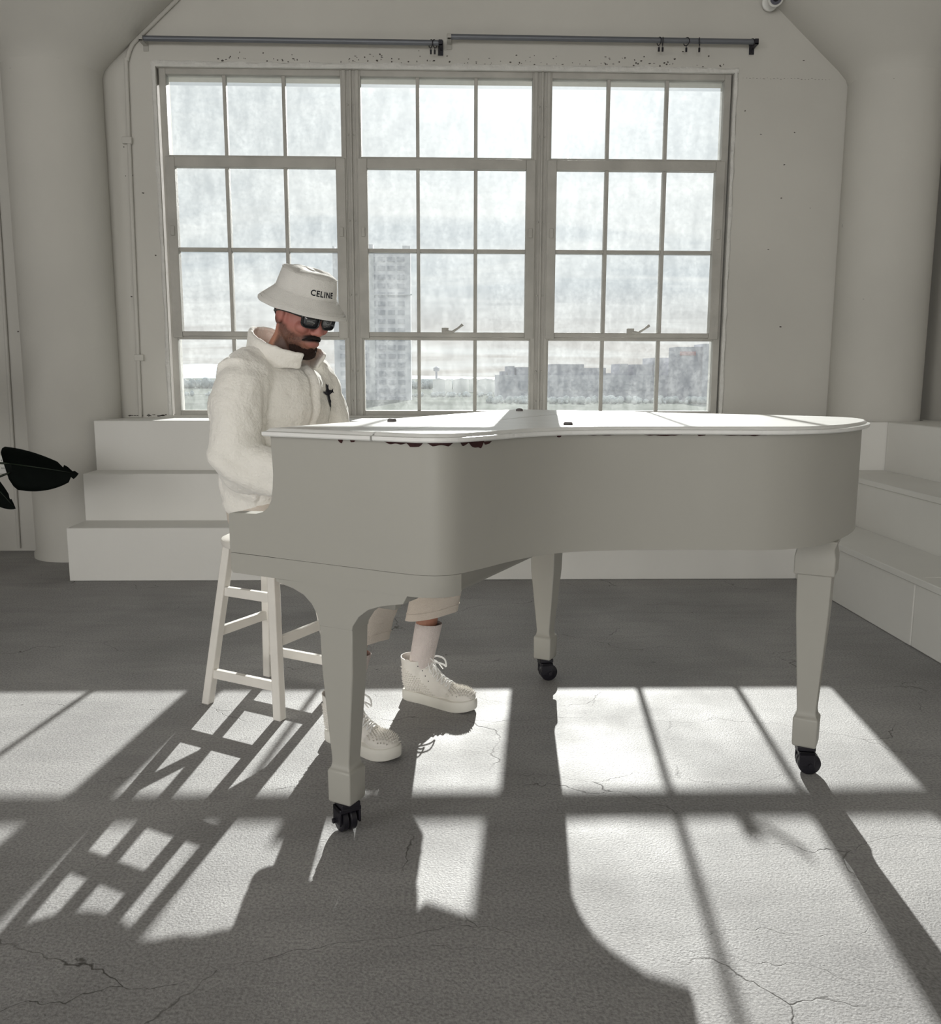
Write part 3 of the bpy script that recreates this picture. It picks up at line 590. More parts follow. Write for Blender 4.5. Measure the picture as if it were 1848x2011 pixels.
# ------------------------------------------------------------------ outside
GZ = -12.0
HAZE1 = mat('far_facade', (.66, .66, .70), .9, .06, .05); HAZE2 = mat('near_facade', (.50, .50, .55), .9, .08, .08); HAZE3 = mat('roof_block', (.38, .38, .43), .9, .05, .1)  # pale greys with the distance haze put into the colour
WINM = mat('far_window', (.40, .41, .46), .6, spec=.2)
tag(MB().box((-6000, YW+20, GZ-1), (6000, 9000, GZ)).build('ground', mat('far_ground', (.24, .255, .23), 1, .35, .02, spec=0, col2=(.15, .16, .145))), 'wide hazy plain far below the window', 'ground')
D = 480.0
def bearing(x, y, Dd=D):       # metres across and height of a landmark Dd metres away
    a = math.atan((x-924)/1720.0)+YAW; return Dd*math.tan(a), 1.17+(738-y)/1720.0*Dd
def block(m, x0, x1, ytop, dep=30, ybot=None, Dd=D, dy=0):
    a, zt = bearing(x0, ytop, Dd); b, _ = bearing(x1, ytop, Dd); zb = GZ if ybot is None else bearing(0, ybot, Dd)[1]
    return m.box((a, Dd+dy, zb), (b, Dd+dy+dep, zt)), a, b, zt
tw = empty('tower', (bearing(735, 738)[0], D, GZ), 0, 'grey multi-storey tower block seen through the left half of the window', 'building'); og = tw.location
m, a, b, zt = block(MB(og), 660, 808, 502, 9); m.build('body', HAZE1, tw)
m = MB(og); w_ = (b-a)
for x0_, x1_, h_ in ((0, .03, 1.5), (.36, .40, .5), (.40, .52, 2.6), (.90, 1.0, 2.0), (.62, .66, .6)): m.box((a+w_*x0_, D, zt-.2), (a+w_*x1_, D+5, zt+h_))
tag(m.build('parapet', HAZE1, tw), kind='stuff')
nc, nr = 7, 17
wm = None
for i in range(nc):
    for j in range(nr):
        x = a+w_*(.06+.88*(i+.5)/nc); z = zt-5-j*4.6
        if wm is None:
            wm = MB().box((-1.9, -.25, -1.25), (1.9, .05, 1.25)).build('window', WINM, tw); o = wm
        else: o = wm.copy(); COL.objects.link(o)
        o.location = Vector((x, D, z))-og
MB(og).box((a+w_*.455, D-.5, GZ), (a+w_*.53, D, zt-1)).build('stair_strip', mat('pale_strip', (.66, .66, .68), .9), tw)
MB(og).box((a-.4, D-.6, bearing(0, 585)[1]-.4), (b+.9, D, bearing(0, 585)[1]+.4)).build('ledge', HAZE1, tw)
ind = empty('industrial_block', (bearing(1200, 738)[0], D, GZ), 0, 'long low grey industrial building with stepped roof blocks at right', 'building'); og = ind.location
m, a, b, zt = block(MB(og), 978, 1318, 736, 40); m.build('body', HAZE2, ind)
for x0_, x1_, yt in ((985, 992, 729), (996, 1009, 719), (1013, 1042, 721), (1042, 1078, 733), (1079, 1144, 715), (1144, 1187, 722), (1214, 1230, 714), (1241, 1279, 715), (1278, 1317, 702), (1186, 1206, 732)):
    block(MB(og), x0_, x1_, yt, 26, 737, dy=2)[0].build('roof_block', HAZE3, ind)
for k in range(12):
    x, z = bearing(1000+k*25.5, 757); MB(og).box((x-2.4, D-.3, z-2.2), (x+2.4, D+.05, z+2.6)).build('window', WINM, ind)
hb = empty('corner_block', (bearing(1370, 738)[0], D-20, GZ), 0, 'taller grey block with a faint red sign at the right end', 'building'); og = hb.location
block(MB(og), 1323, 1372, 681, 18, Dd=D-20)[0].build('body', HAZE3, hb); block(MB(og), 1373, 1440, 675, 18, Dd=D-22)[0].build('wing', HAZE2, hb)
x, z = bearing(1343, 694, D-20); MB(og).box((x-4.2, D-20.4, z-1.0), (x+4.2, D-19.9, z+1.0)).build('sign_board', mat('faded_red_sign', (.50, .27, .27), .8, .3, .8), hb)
wt = empty('water_tower', (bearing(857, 738, 900)[0], 900, GZ), 0, 'tiny water tower on the horizon in the middle window', 'water tower')
x, z = bearing(857, 726, 900); MB(wt.location).lathe([(.5, z-2.0), (3, z-1.5), (3.2, z+1.5), (.5, z+3)], c=(x, 900, 0), n=16).build('tank', HAZE3, wt, smooth=True)
MB(wt.location).tube([(x, 900, GZ), (x, 900, z-1.8)], 1.0, 8).build('tower_leg', HAZE3, wt)
# pale low roofs and tree belts
SHED = mat('pale_shed', (.8, .8, .78), .8)
for k, (x_, y_, ww, dd) in enumerate(((862, 746, 9, 650), (880, 747, 6, 700), (905, 746, 12, 660), (930, 745, 7, 720), (952, 746, 11, 640), (975, 747, 8, 690), (770, 709, 0, 0))):
    if not dd: continue
    x, z = bearing(x_, y_, dd); h_ = 2.2
    r_ = empty('shed', (x, dd, GZ), 0, ['tiny pale shed at the left end of the row below the horizon', 'tiny narrow pale shed, second in the row below the horizon', 'tiny wide pale shed left of the middle of the row', 'tiny pale shed right of the middle of the row', 'tiny wide pale shed next to the right end of the row', 'tiny pale shed at the right end of the row near the factory'][k], 'shed', 'pale sheds below the horizon')
    MB().box((-ww/2, 0, 0), (ww/2, 12, z-GZ)).build('wall', SHED, r_); MB().profile_y([(-ww/2-.4, z-GZ), (ww/2+.4, z-GZ), (0, z-GZ+1.4)], -.3, 12.3).build('roof', mat('shed_roof', (.7, .7, .7), .7), r_)
TREE = mat('hazed_trees', (.56, .59, .59), 1, .3, .2, spec=0)  # tree colour lightened to stand in for haze
def belt(name, y, x0, x1, n, h0, h1, label, Mt=TREE):
    m = MB()
    for i in range(n):
        x = random.uniform(x0, x1); h_ = random.uniform(h0, h1); r_ = h_*random.uniform(.45, .8)
        m.ball((x, y+random.uniform(-14, 14), GZ+h_*.6), (r_, r_, h_*.62), 8, 5)
    return tag(m.build(name, Mt, None, smooth='all'), label, 'trees', None, 'stuff')
belt('tree_belt', 900, -420, 420, 300, 5, 9, 'distant belt of trees along the horizon'); belt('tree_belt', 430, 20, 190, 170, 1.2, 3.2, 'row of small trees in front of the industrial building'); belt('tree_belt', 560, -300, 60, 170, 1.2, 2.8, 'scattered trees and bushes across the plain')
hm = MB(); rg = []
for i in range(81):
    x = -2600+i*60; h_ = 62*math.exp(-((x+1500)/900)**2)*(1+.25*mnoise.noise((x*.004, 1, 2)))+6
    rg.append([(x, 3600, GZ), (x, 3900, GZ+h_*.8), (x, 4300, GZ+h_), (x, 5000, GZ)])
hm.rings(rg, cap=False, close=False); tag(hm.build('hill_range', mat('hazed_hills', (.55, .66, .74), 1), None, smooth='all'), 'low bluish hills on the horizon at left', 'hills')  # blue of the distant air is painted into the hill colour
#@@PERSON
# ------------------------------------------------------------------ person at the keys
PB = (SX, SY, 0)                                   # base of the person in the piano frame
person = empty('person', P2W(SX, SY), PA, 'person in white fleece jacket, bucket hat and sunglasses sitting at the piano', 'person')
# head frame: x to the face, y to the left ear, z up
HC = Vector((-.596, .65, 1.373)); HS = 1.04
HM = (Matrix.Rotation(R(-17), 3, 'Z') @ Matrix.Rotation(R(17.2), 3, 'Y') @ Matrix.Rotation(R(-3), 3, 'X'))
def h2p(v): return HM @ (Vector(v)*HS)+HC
def hball(m, c, r, rot=None):
    m.ball(h2p(c), tuple(k*HS for k in r), 24, 16, HM @ rot if rot else HM)
def htube(m, pts, r, n=12): m.tube([h2p(p) for p in pts], [k*HS for k in r] if hasattr(r, '__len__') else r*HS, n)
# materials
def skin_mat():
    m = bpy.data.materials.new('skin'); m.use_nodes = True; t = m.node_tree; b = t.nodes['Principled BSDF']; b.inputs['Roughness'].default_value = .5
    b.inputs['Subsurface Weight'].default_value = .12; b.inputs['Subsurface Radius'].default_value = (.01, .004, .002); b.inputs['Subsurface Scale'].default_value = .5
    at = t.nodes.new('ShaderNodeAttribute'); at.attribute_name = 'tint'; t.links.new(at.outputs['Color'], b.inputs['Base Color'])
    n = t.nodes.new('ShaderNodeTexNoise'); n.inputs['Scale'].default_value = 260; bp = t.nodes.new('ShaderNodeBump'); bp.inputs['Strength'].default_value = .25; bp.inputs['Distance'].default_value = .002
    t.links.new(n.outputs[0], bp.inputs['Height']); t.links.new(bp.outputs[0], b.inputs['Normal']); return m
SKIN = skin_mat()
FLEECE = mat('cream_fleece', (.91, .885, .83), .95, .05, 14, .45, 110, spec=.1, sheen=.5)
TWILL = mat('cream_twill', (.78, .70, .62), .9, .08, 10, .5, 420, spec=.15)
SOCKM = mat('pale_sock', (.78, .70, .67), .95, .06, 30, .6, 300, spec=.1)
HATM = mat('white_cotton', (.80, .78, .745), .9, .06, 20, .5, 420, spec=.15)
INK = mat('black_print', (.006, .006, .012), .8)
SHOE = mat('white_leather', (.80, .77, .72), .5, .05, 20, .15, 120)
SOLE = mat('white_rubber', (.78, .76, .70), .55, .05, 20)
HAIR = mat('dark_hair', (.016, .009, .007), .75, .4, 90, .9, 300)
# ---- body: one continuous skin
m = MB(PB)
hball(m, (-.012, 0, .038), (.098, .077, .088)); hball(m, (.012, 0, -.02), (.080, .069, .095))         # skull, face
hball(m, (.030, 0, -.068), (.058, .053, .054)); hball(m, (.058, 0, -.098), (.030, .030, .026))          # jaw, chin
hball(m, (.080, 0, .030), (.022, .056, .018)); hball(m, (.070, -.036, -.028), (.022, .024, .020)); hball(m, (.070, .036, -.028), (.022, .024, .020))
htube(m, [(.088, 0, .014), (.100, 0, -.008), (.111, 0, -.030)], [.009, .011, .0125]); hball(m, (.110, 0, -.034), (.0135, .0135, .011))
for s_ in (-1, 1): hball(m, (.100, s_*.014, -.037), (.011, .009, .008)); hball(m, (-.004, s_*.076, -.010), (.020, .009, .032), Matrix.Rotation(R(12), 3, 'Y'))
hball(m, (.084, 0, -.072), (.017, .029, .018)); htube(m, [(.083, -.021, -.071), (.096, -.010, -.066), (.098, 0, -.067), (.096, .010, -.066), (.083, .021, -.071)], .0052, 8)
htube(m, [(.082, -.020, -.073), (.094, -.009, -.078), (.096, 0, -.079), (.094, .009, -.078), (.082, .020, -.073)], .0062, 8)
nk = Vector((-.700, .65, 1.20))
m.tube([h2p((-.022, 0, -.045)), h2p((-.025, 0, -.09)), nk+Vector((.01, 0, .02)), nk+Vector((-.015, 0, -.06))], [.060, .060, .064, .085], 20)
def chain(pts, rs, n=16): m.tube(catmull(pts, 4), [float(np.interp(i/4, range(len(rs)), rs)) for i in range((len(pts)-1)*4+1)], n); [m.ball(p, r_*.98, 14, 10) for p, r_ in zip(pts, rs)]
m.ball((-.775, .65, 1.06), (.10, .165, .16)); m.ball((-.80, .65, .86), (.095, .145, .17)); m.ball((-.775, .65, .715), (.105, .150, .105))
LEGS = {}
for s_, hip, knee, ank in ((1, (-.755, .735, .690), (-.165, .850, .560), (-.285, .880, .095)), (-1, (-.755, .565, .690), (-.195, .480, .560), (-.312, .446, .095))):
    LEGS[s_] = (Vector(hip), Vector(knee), Vector(ank))
    chain([hip, tuple(Vector(hip).lerp(Vector(knee), .5)+Vector((0, 0, .0))), knee, tuple(Vector(knee).lerp(Vector(ank), .4)+Vector((-.015, 0, 0))), tuple(Vector(knee).lerp(Vector(ank), .75)), ank], [.082, .072, .056, .042, .033, .028])
    a_ = Vector(ank); fd = Vector((1, -.176 if s_ < 0 else -.07, 0)).normalized()
    m.tube([a_+Vector((-.03, 0, -.02)), a_+fd*.05+Vector((0, 0, -.03)), a_+fd*.13+Vector((0, 0, -.045)), a_+fd*.185+Vector((0, 0, -.05))], [.022, .024, .022, .016], 12)
ARMS = {}
for s_, sh, el, wr in ((-1, (-.705, .465, 1.145), (-.668, .415, .885), (-.400, .475, .842)), (1, (-.705, .835, 1.145), (-.660, .890, .890), (-.395, .840, .842))):
    ARMS[s_] = (Vector(sh), Vector(el), Vector(wr))
    chain([sh, tuple(Vector(sh).lerp(Vector(el), .5)), el, tuple(Vector(el).lerp(Vector(wr), .45)), wr], [.058, .050, .042, .040, .028])
    w_ = Vector(wr); kn = Vector((-.300, w_.y+.01*s_, .838)); side = Vector((0, -s_, 0))          # side points to the thumb
    for k in range(4):        # palm: four metacarpal rays
        off = (k-1.5)*.021
        m.tube([w_+Vector((.0, -side.y*off*.55, 0)), Vector((-.345, kn.y-side.y*off*.9, .846)), Vector((kn.x-.004*abs(k-1), kn.y-side.y*off, .842))], [.020, .0150, .0115], 10)
    m.ball((-.352, kn.y, .840), (.040, .036, .014))
    for k, ln in enumerate((.070, .079, .074, .058)):       # index, middle, ring, little
        y = kn.y-side.y*(k-1.5)*.0225; x = kn.x-.004*abs(k-1); spread = -side.y*(k-1.5)*.004
        m.tube(catmull([(x-.008, y, .843), (x+ln*.40, y+spread, .846-.004*k), (x+ln*.72, y+spread*1.6, .826-.002*k), (x+ln*.86, y+spread*1.8, .796)], 3), [float(q) for q in np.linspace(.0095, .0068, 10)], 10)
    tb = w_+Vector((.025, side.y*.022, -.006))
    m.tube(catmull([tuple(tb), (-.338, kn.y+side.y*.046, .826), (-.302, kn.y+side.y*.056, .812), (-.272, kn.y+side.y*.052, .796)], 3), [float(q) for q in np.linspace(.0145, .0080, 10)], 10)
body_ = m.build('body', SKIN, person); bake(body_, .0034, 5)
# skin tint: beard, moustache, lips
me = body_.data; n = len(me.vertices); co = np.empty(n*3, np.float32); me.vertices.foreach_get('co', co); co = co.reshape(-1, 3)+np.array(PB, np.float32)
HMi = np.array(HM.inverted()); hl = (co-np.array(HC))@HMi.T/HS
x, y, z = hl[:, 0], hl[:, 1], hl[:, 2]
nz1 = np.array([mnoise.noise((float(a)*60, float(b)*60, float(c)*60)) if abs(c) < .2 and abs(a) < .2 else 0. for a, b, c in hl])
nz2 = np.array([mnoise.noise((float(a)*260, float(b)*260, float(c)*260)) if abs(c) < .2 and abs(a) < .2 else 0. for a, b, c in hl])
sst = lambda e0, e1, v: np.clip((v-e0)/(e1-e0), 0, 1)**2*(3-2*np.clip((v-e0)/(e1-e0), 0, 1))
line = -.034-.45*np.clip(x-.02, 0, .05)+.55*np.clip(.02-x, 0, .05)           # upper limit of the beard along the jaw
beard = sst(.012, -.012, z-line+.008*nz1)*sst(-.035, -.015, x)*(z > -.19)*(np.abs(y) < .12)
beard *= .80+.38*sst(-.075, -.105, z)+.3*nz2
mouthgap = np.exp(-((np.abs(y)/.030)**4)-(((z+.073)/.017)**4))*(x > .06); beard = np.clip(beard*(1-mouthgap), 0, 1)
soul = np.exp(-((y/.009)**2)-(((z+.092)/.009)**2))*(x > .06); beard = np.maximum(beard, soul*.9)
mous = np.exp(-((np.abs(y)/.033)**6)-(((z+.054+.18*np.abs(y))/.0105)**4))*(x > .06)
lips = np.exp(-((np.abs(y)/.022)**4)-(((z+.074)/.0085)**4))*(x > .07)
base_c = np.array([.42, .20, .135]); red = np.exp(-(((z+.02)/.04)**2))*.12
colr = np.tile(base_c, (n, 1)); colr[:, 1] -= red*.3*(np.abs(y) < .1)
colr = colr*(1-.10*np.clip(nz1, -1, 1))[:, None]
mixc = lambda c0, c1, k: c0*(1-k[:, None])+np.array(c1)*k[:, None]
colr = mixc(colr, (.33, .11, .10), lips*.75); colr = mixc(colr, (.050, .020, .013), np.clip(beard*.93, 0, 1)); colr = mixc(colr, (.010, .007, .010), np.clip(mous*1.1, 0, 1))
att = me.attributes.new('tint', 'FLOAT_COLOR', 'POINT'); att.data.foreach_set('color', np.hstack([np.clip(colr, 0, 1), np.ones((n, 1))]).astype(np.float32).ravel())
# hair volume of moustache and goatee
m = MB(PB); htube(m, [(.078, -.034, -.067), (.095, -.020, -.055), (.103, -.007, -.051), (.103, .007, -.051), (.095, .020, -.055), (.078, .034, -.067)], [.0025, .0048, .0058, .0058, .0048, .0025], 10)
o = m.build('moustache', HAIR, person); bake(o, .0016, 2); displace(o, lambda c, nn_: c+nn_*np.array([[mnoise.noise(tuple(float(q)*420 for q in p))*.0012] for p in c]))
m = MB(PB); hball(m, (.064, 0, -.108), (.031, .034, .024)); hball(m, (.045, 0, -.118), (.030, .040, .018)); hball(m, (.045, -.026, -.098), (.028, .022, .020)); hball(m, (.045, .026, -.098), (.028, .022, .020)); hball(m, (.086, 0, -.092), (.008, .008, .009))
o = m.build('goatee', mat('brown_beard', (.035, .014, .009), .85, .4, 90, .9, 300), person); bake(o, .002, 2); displace(o, lambda c, nn_: c+nn_*np.array([[mnoise.noise(tuple(float(q)*330 for q in p))*.0022] for p in c]))
# ---- sunglasses
SG = mat('black_acetate', (.008, .008, .010), .2, spec=.6); LENS = mat('smoked_lens', (.035, .037, .042), .06, spec=.9, coat=.6)
sg = MB(PB)
def rrect(cx, cz, hw, hh, sgn):
    P = []
    for a in np.linspace(0, 2*math.pi, 41)[:-1]:
        c, s_ = math.cos(a), math.sin(a); e_ = 2/3.2; p = (abs(c)**e_*math.copysign(1, c)*hw, abs(s_)**e_*math.copysign(1, s_)*hh)
        px_ = p[0]*(1+.10*(p[1] > 0)*(p[1]/hh)); P.append((cx+px_, cz+p[1]))
    return P
lens_objs = []
def gx(y): return .112-abs(y)*.16-(abs(y)/.07)**2*.006
for s_ in (-1, 1):
    O_ = rrect(s_*.0345, .001, .0295, .0235, s_); I_ = rrect(s_*.0345, .001, .0262, .0202, s_)
    f_ = lambda P, d: [h2p((gx(yy)+d, yy, zz)) for yy, zz in P]
    rg = [f_(O_, -.002), f_(O_, .0028), f_(I_, .0028), f_(I_, -.002), f_(O_, -.002)]
    sg.rings(rg if s_ > 0 else [list(reversed(q)) for q in rg], cap=False)
    mid = [h2p((gx(s_*.0345)+.0016, s_*.0345, .001))]; P = f_(I_, 0)
    lm = MB(PB); lm.add(mid+P, [(0, 1+i, 1+(i+1) % 40) if s_ < 0 else (0, 1+(i+1) % 40, 1+i) for i in range(40)]); lens_objs.append(lm)
    htube(sg, [(gx(s_*.062)-.002, s_*.0635, .012), (.060, s_*.0775, .012), (.01, s_*.082, .008), (-.03, s_*.081, -.004)], [.0045, .004, .0035, .003], 8)
htube(sg, [(gx(.009)+.001, -.0075, .010), (gx(0)+.002, 0, .013), (gx(.009)+.001, .0075, .010)], .0035, 8)
sgo = sg.build('sunglasses', SG, person, smooth='all')
for lm in lens_objs: o = lm.build('lens', LENS, sgo, smooth='all'); q = o.modifiers.new('t', 'SOLIDIFY'); q.thickness = .0012
# ---- bucket hat (lathe around the crown of the head, slightly oval, tipped back to front)
HT = Matrix.Rotation(R(2), 3, 'Y')
prof = [(.1475, .021), (.147, .025), (.132, .040), (.118, .055), (.107, .066), (.1032, .0695), (.1012, .0725), (.0985, .092), (.0945, .113), (.0905, .130), (.087, .1365), (.077, .141), (.05, .1445), (.015, .1455)]
def hatpt(r, z, a, wob=True):
    r_ = r*(1+.05*math.cos(a)**2); dz = 0
    if wob: r_ *= 1+.018*mnoise.noise((math.cos(a)*1.6, math.sin(a)*1.6, z*14)); dz = (.004*math.cos(2*a+.4)+.006*mnoise.noise((math.cos(a)*2, math.sin(a)*2, 4)))*max(0, (r-.10)/.06)
    if z > .13: dz += .006*mnoise.noise((math.cos(a)*r*22, math.sin(a)*r*22, 9))
    return h2p(HT @ Vector((r_*math.cos(a)+.002, r_*.93*math.sin(a), z+dz)))
NA = 72
m = MB(PB); m.rings([[hatpt(r, z, 2*math.pi*j/NA) for j in range(NA)] for r, z in prof], cap=False)
m.add([hatpt(.015, .1455, 2*math.pi*j/NA) for j in range(NA)], [tuple(range(NA))])
hat = m.build('bucket_hat', HATM, person, smooth='all'); q = hat.modifiers.new('t', 'SOLIDIFY'); q.thickness = .0035; q.offset = -1
for r, z in ((.1030, .0710), (.1325, .0405), (.1400, .0330), (.0900, .1335)):
    MB(PB).tube([hatpt(r+.0006, z, 2*math.pi*j/NA) for j in range(NA+1)], .0009, 6, cap=False).build('stitch_line', HATM, hat, smooth='all')
cu = bpy.data.curves.new('t', 'FONT'); cu.body = 'CELINE'; cu.size = .0245; cu.align_x = 'CENTER'; cu.space_character = 1.12; cu.resolution_u = 3; cu.extrude = 0; cu.offset = .0006
to = bpy.data.objects.new('t', cu); COL.objects.link(to); dg = bpy.context.evaluated_depsgraph_get(); tm = bpy.data.meshes.new_from_object(to.evaluated_get(dg)); bpy.data.objects.remove(to)
bm = bmesh.new(); bm.from_mesh(tm); bmesh.ops.subdivide_edges(bm, edges=[e_ for e_ in bm.edges if e_.calc_length() > .004], cuts=2); bmesh.ops.triangulate(bm, faces=bm.faces)
lv = []
for v in bm.verts:
    xx, zz = v.co.x, v.co.y; a = -.10-(-xx)/.101; z_ = .083+zz; r_ = np.interp(z_, [.0725, .092, .113, .130], [.1012, .0985, .0945, .0905])
    lv.append(tuple(hatpt(r_+.0009, z_, -.10+xx/.103)))
lf = [tuple(v.index for v in f.verts) for f in bm.faces]; bm.free(); bpy.data.meshes.remove(tm)
MB(PB).add(lv, lf).build('lettering', INK, hat)
# short hair under the hat
m = MB(PB); hball(m, (-.025, 0, .045), (.086, .076, .060)); hball(m, (-.058, 0, -.005), (.042, .058, .04)); m.build('hair', HAIR, person, smooth='all')
# ---- jacket
m = MB(PB)
m.ball((-.745, .65, 1.060), (.200, .220, .150)); m.ball((-.750, .65, .930), (.195, .205, .20)); m.ball((-.745, .65, .800), (.175, .195, .16)); m.ball((-.715, .65, 1.13), (.165, .20, .10))
m.ball((-.745, .65, .730), (.165, .190, .09))
for s_ in (-1, 1): m.tube([(-.715, .65+.04*s_, 1.215), (-.715, .65+.12*s_, 1.190), (-.700, .65+.20*s_, 1.150)], [.075, .078, .085], 18)
for s_ in (-1, 1):
    sh, el, wr = ARMS[s_]
    P = [sh+Vector((.02, -.03*s_, .01)), sh+Vector((.015, .012*s_, -.035)), sh.lerp(el, .5)+Vector((0, .012*s_, 0)), el+Vector((-.005, .005*s_, .005)), el.lerp(wr, .38)+Vector((0, 0, -.008)), el.lerp(wr, .72)+Vector((0, 0, -.005)), wr+Vector((-.01, 0, 0))]
    rs = [.085, .092, .091, .087, .082, .073, .054]
    m.tube(catmull([tuple(p) for p in P], 5), [float(np.interp(i/5, range(len(rs)), rs)) for i in range((len(P)-1)*5+1)], 24)
    for p, r_ in zip(P[:-1], rs): m.ball(p, r_*.99, 20, 12)
jk = m.build('jacket', FLEECE, person); bake(jk, .0075, 7)
def folds(c, nn_):
    out_ = c.copy(); g = c+np.array(PB)
    for i in range(len(c)):
        p = g[i]; d = 0.
        arm = abs(p[1]-.65) > .165
        if arm:       # creases across the sleeve
            d += .0085*mnoise.noise((p[0]*5, p[1]*6, p[2]*17+p[0]*7))+.0075*math.sin(p[2]*62+p[0]*22+3*mnoise.noise((p[0]*4, p[1]*4, p[2]*5)))*sst_(1.06, .88, p[2])*.8
        else: d += .010*mnoise.noise((p[0]*7+p[2]*4, p[1]*9, p[2]*4.5))
        d += .0032*mnoise.noise((p[0]*38, p[1]*38, p[2]*38))+.0016*mnoise.noise((p[0]*95, p[1]*95, p[2]*95))
        # front opening ridge
        if p[0] > -.70 and .85 < p[2] < 1.2: d += .010*math.exp(-((p[1]-.672+.0)/.013)**2)-.012*math.exp(-((p[1]-.648)/.008)**2)
        # seam between sleeve and body
        d -= .007*math.exp(-((abs(p[1]-.65)-.185)/.016)**2)*(1 if p[2] < 1.13 else max(0, 1-(p[2]-1.13)/.06))
        out_[i] += nn_[i]*d
    return out_
sst_ = lambda e0, e1, v: (lambda t: t*t*(3-2*t))(min(1, max(0, (v-e0)/(e1-e0))))
displace(jk, folds)
# collar: standing at the back, open and folded out in front
m = MB(PB); rows = []
NC = 40
for i in range(NC+1):
    ph = R(22)+(2*math.pi-R(44))*i/NC; bk = (1-math.cos(ph))/2       # 0 front, 1 back
    cu_, cw = math.cos(ph), math.sin(ph); row = []
    tilt = .10*bk
    for t, k in ((-.10, 0), (.25, .2), (.55, .5), (.85, .85), (1.0, 1.0), (1.03, 1.05)):
        hgt = .036+.094*bk; fl = 1+.30*k*(1-bk)**1.5-.12*k*bk
        rx = .118*fl; ry = .112*fl
        if t > 1.02: rx -= .012; ry -= .012
        row.append((-.682+rx*cu_-.035*bk*0+.0*k-.028*k*bk*0, .65+ry*cw, 1.185+.015*bk+.012*(1-bk)+hgt*t))
    rows.append(row)
m.rings(rows, cap=False, close=False)
cl = m.build('collar', FLEECE, jk); q = cl.modifiers.new('t', 'SOLIDIFY'); q.thickness = .016; q.offset = 0; bake(cl, None, 0, 1)
displace(cl, lambda c, nn_: c+nn_*np.array([[mnoise.noise(tuple(float(q)*34 for q in p))*.004+mnoise.noise(tuple(float(q)*95 for q in p))*.0015] for p in c]))
# cross emblem on the left breast, projected on to the fleece
cross = [(-.006, .062), (.004, .052), (.010, .060), (.008, .040), (.012, .030), (.030, .026), (.040, .034), (.038, .020), (.044, .008), (.034, .014), (.020, .008), (.010, .004), (.010, -.016), (.016, -.024), (.010, -.036), (.012, -.056), (.004, -.080), (-.002, -.060), (-.008, -.048), (-.004, -.034), (-.012, -.022), (-.006, -.012), (-.010, .006), (-.026, .012), (-.040, .024), (-.036, .034), (-.028, .026), (-.014, .026), (-.010, .038), (-.014, .050)]
bm = bmesh.new(); vs = [bm.verts.new((a*.72, b*.72, 0)) for a, b in cross]; bm.faces.new(vs); bmesh.ops.triangulate(bm, faces=bm.faces)
for _ in range(3): bmesh.ops.subdivide_edges(bm, edges=[e_ for e_ in bm.edges if e_.calc_length() > .008], cuts=1)
bmesh.ops.triangulate(bm, faces=bm.faces); bm.verts.index_update()
from mathutils.bvhtree import BVHTree
bv = BVHTree.FromPolygons([v.co+Vector(PB) for v in jk.data.vertices], [p.vertices[:] for p in jk.data.polygons])
cv_ = []; tl_ = R(8); al_ = R(40); fwd = Vector((-math.cos(al_), math.sin(al_), 0)); lat = Vector((math.sin(al_), math.cos(al_), 0)); c0 = Vector((-.53, .735, 1.097))-fwd*.3
for v in bm.verts:
    a = v.co.x*math.cos(tl_)-v.co.y*math.sin(tl_); b = v.co.x*math.sin(tl_)+v.co.y*math.cos(tl_)
    o_ = c0+lat*a+Vector((0, 0, b)); h = bv.ray_cast(o_, fwd); p = h[0] if h[0] else o_+fwd*.3; cv_.append(tuple(p+(h[1] if h[0] else -fwd)*.003))
cf = [tuple(v.index for v in f.verts) for f in bm.faces]; bm.free()
MB(PB).add(cv_, cf).build('cross_emblem', INK, jk)
# ---- trousers: two wide cropped legs and the seat
def cuffdir(s_): hip, knee, ank = LEGS[s_]; return (ank-knee).normalized()
m = MB(PB); m.ball((-.765, .65, .718), (.128, .168, .108))
for s_ in (-1, 1):
    hip, knee, ank = LEGS[s_]; P = [hip, hip.lerp(knee, .5), knee+Vector((-.01, 0, -.002)), knee.lerp(ank, .25)]
    m.tube(catmull([tuple(p) for p in P], 5), [float(np.interp(i/5, range(4), [.094, .092, .085, .088])) for i in range(16)], 22); m.ball(knee+Vector((-.01, 0, -.002)), .086); m.ball(hip, .092)
tr_ = m.build('trousers', TWILL, person); bake(tr_, .008, 5)
displace(tr_, lambda c, nn_: c+nn_*np.array([[mnoise.noise((p[0]*16, p[1]*20, p[2]*20))*.006] for p in c]))
for s_ in (-1, 1):
    hip, knee, ank = LEGS[s_]; d = cuffdir(s_); a = d.cross(Vector((0, 1, 0))).normalized(); b = a.cross(d).normalized(); rg = []
    for t, r_ in ((.10, .080), (.22, .084), (.34, .086), (.47, .087), (.49, .088), (.49, .084), (.30, .078)):
        c = knee+(ank-knee)*t+a*0
        rg.append([c-d*(.046*math.cos(q)*min(1, max(0, t-.2)/.2))+(a*math.cos(q)*1.02+b*math.sin(q)*.92)*r_*(1+.03*math.sin(3*q+s_)+.02*math.sin(5*q)) for q in np.linspace(0, 2*math.pi, 41)[:-1]])
    o = MB(PB).rings(rg, cap=False).build('trouser_leg', TWILL, tr_, smooth=True, angle=50)
    MB(PB).tube([rg[3][i % 40]+(rg[3][i % 40]-(knee+(ank-knee)*.47)).normalized()*.0008-d*.018 for i in range(41)], .0011, 5, cap=False).build('hem_stitch', TWILL, o, smooth='all')
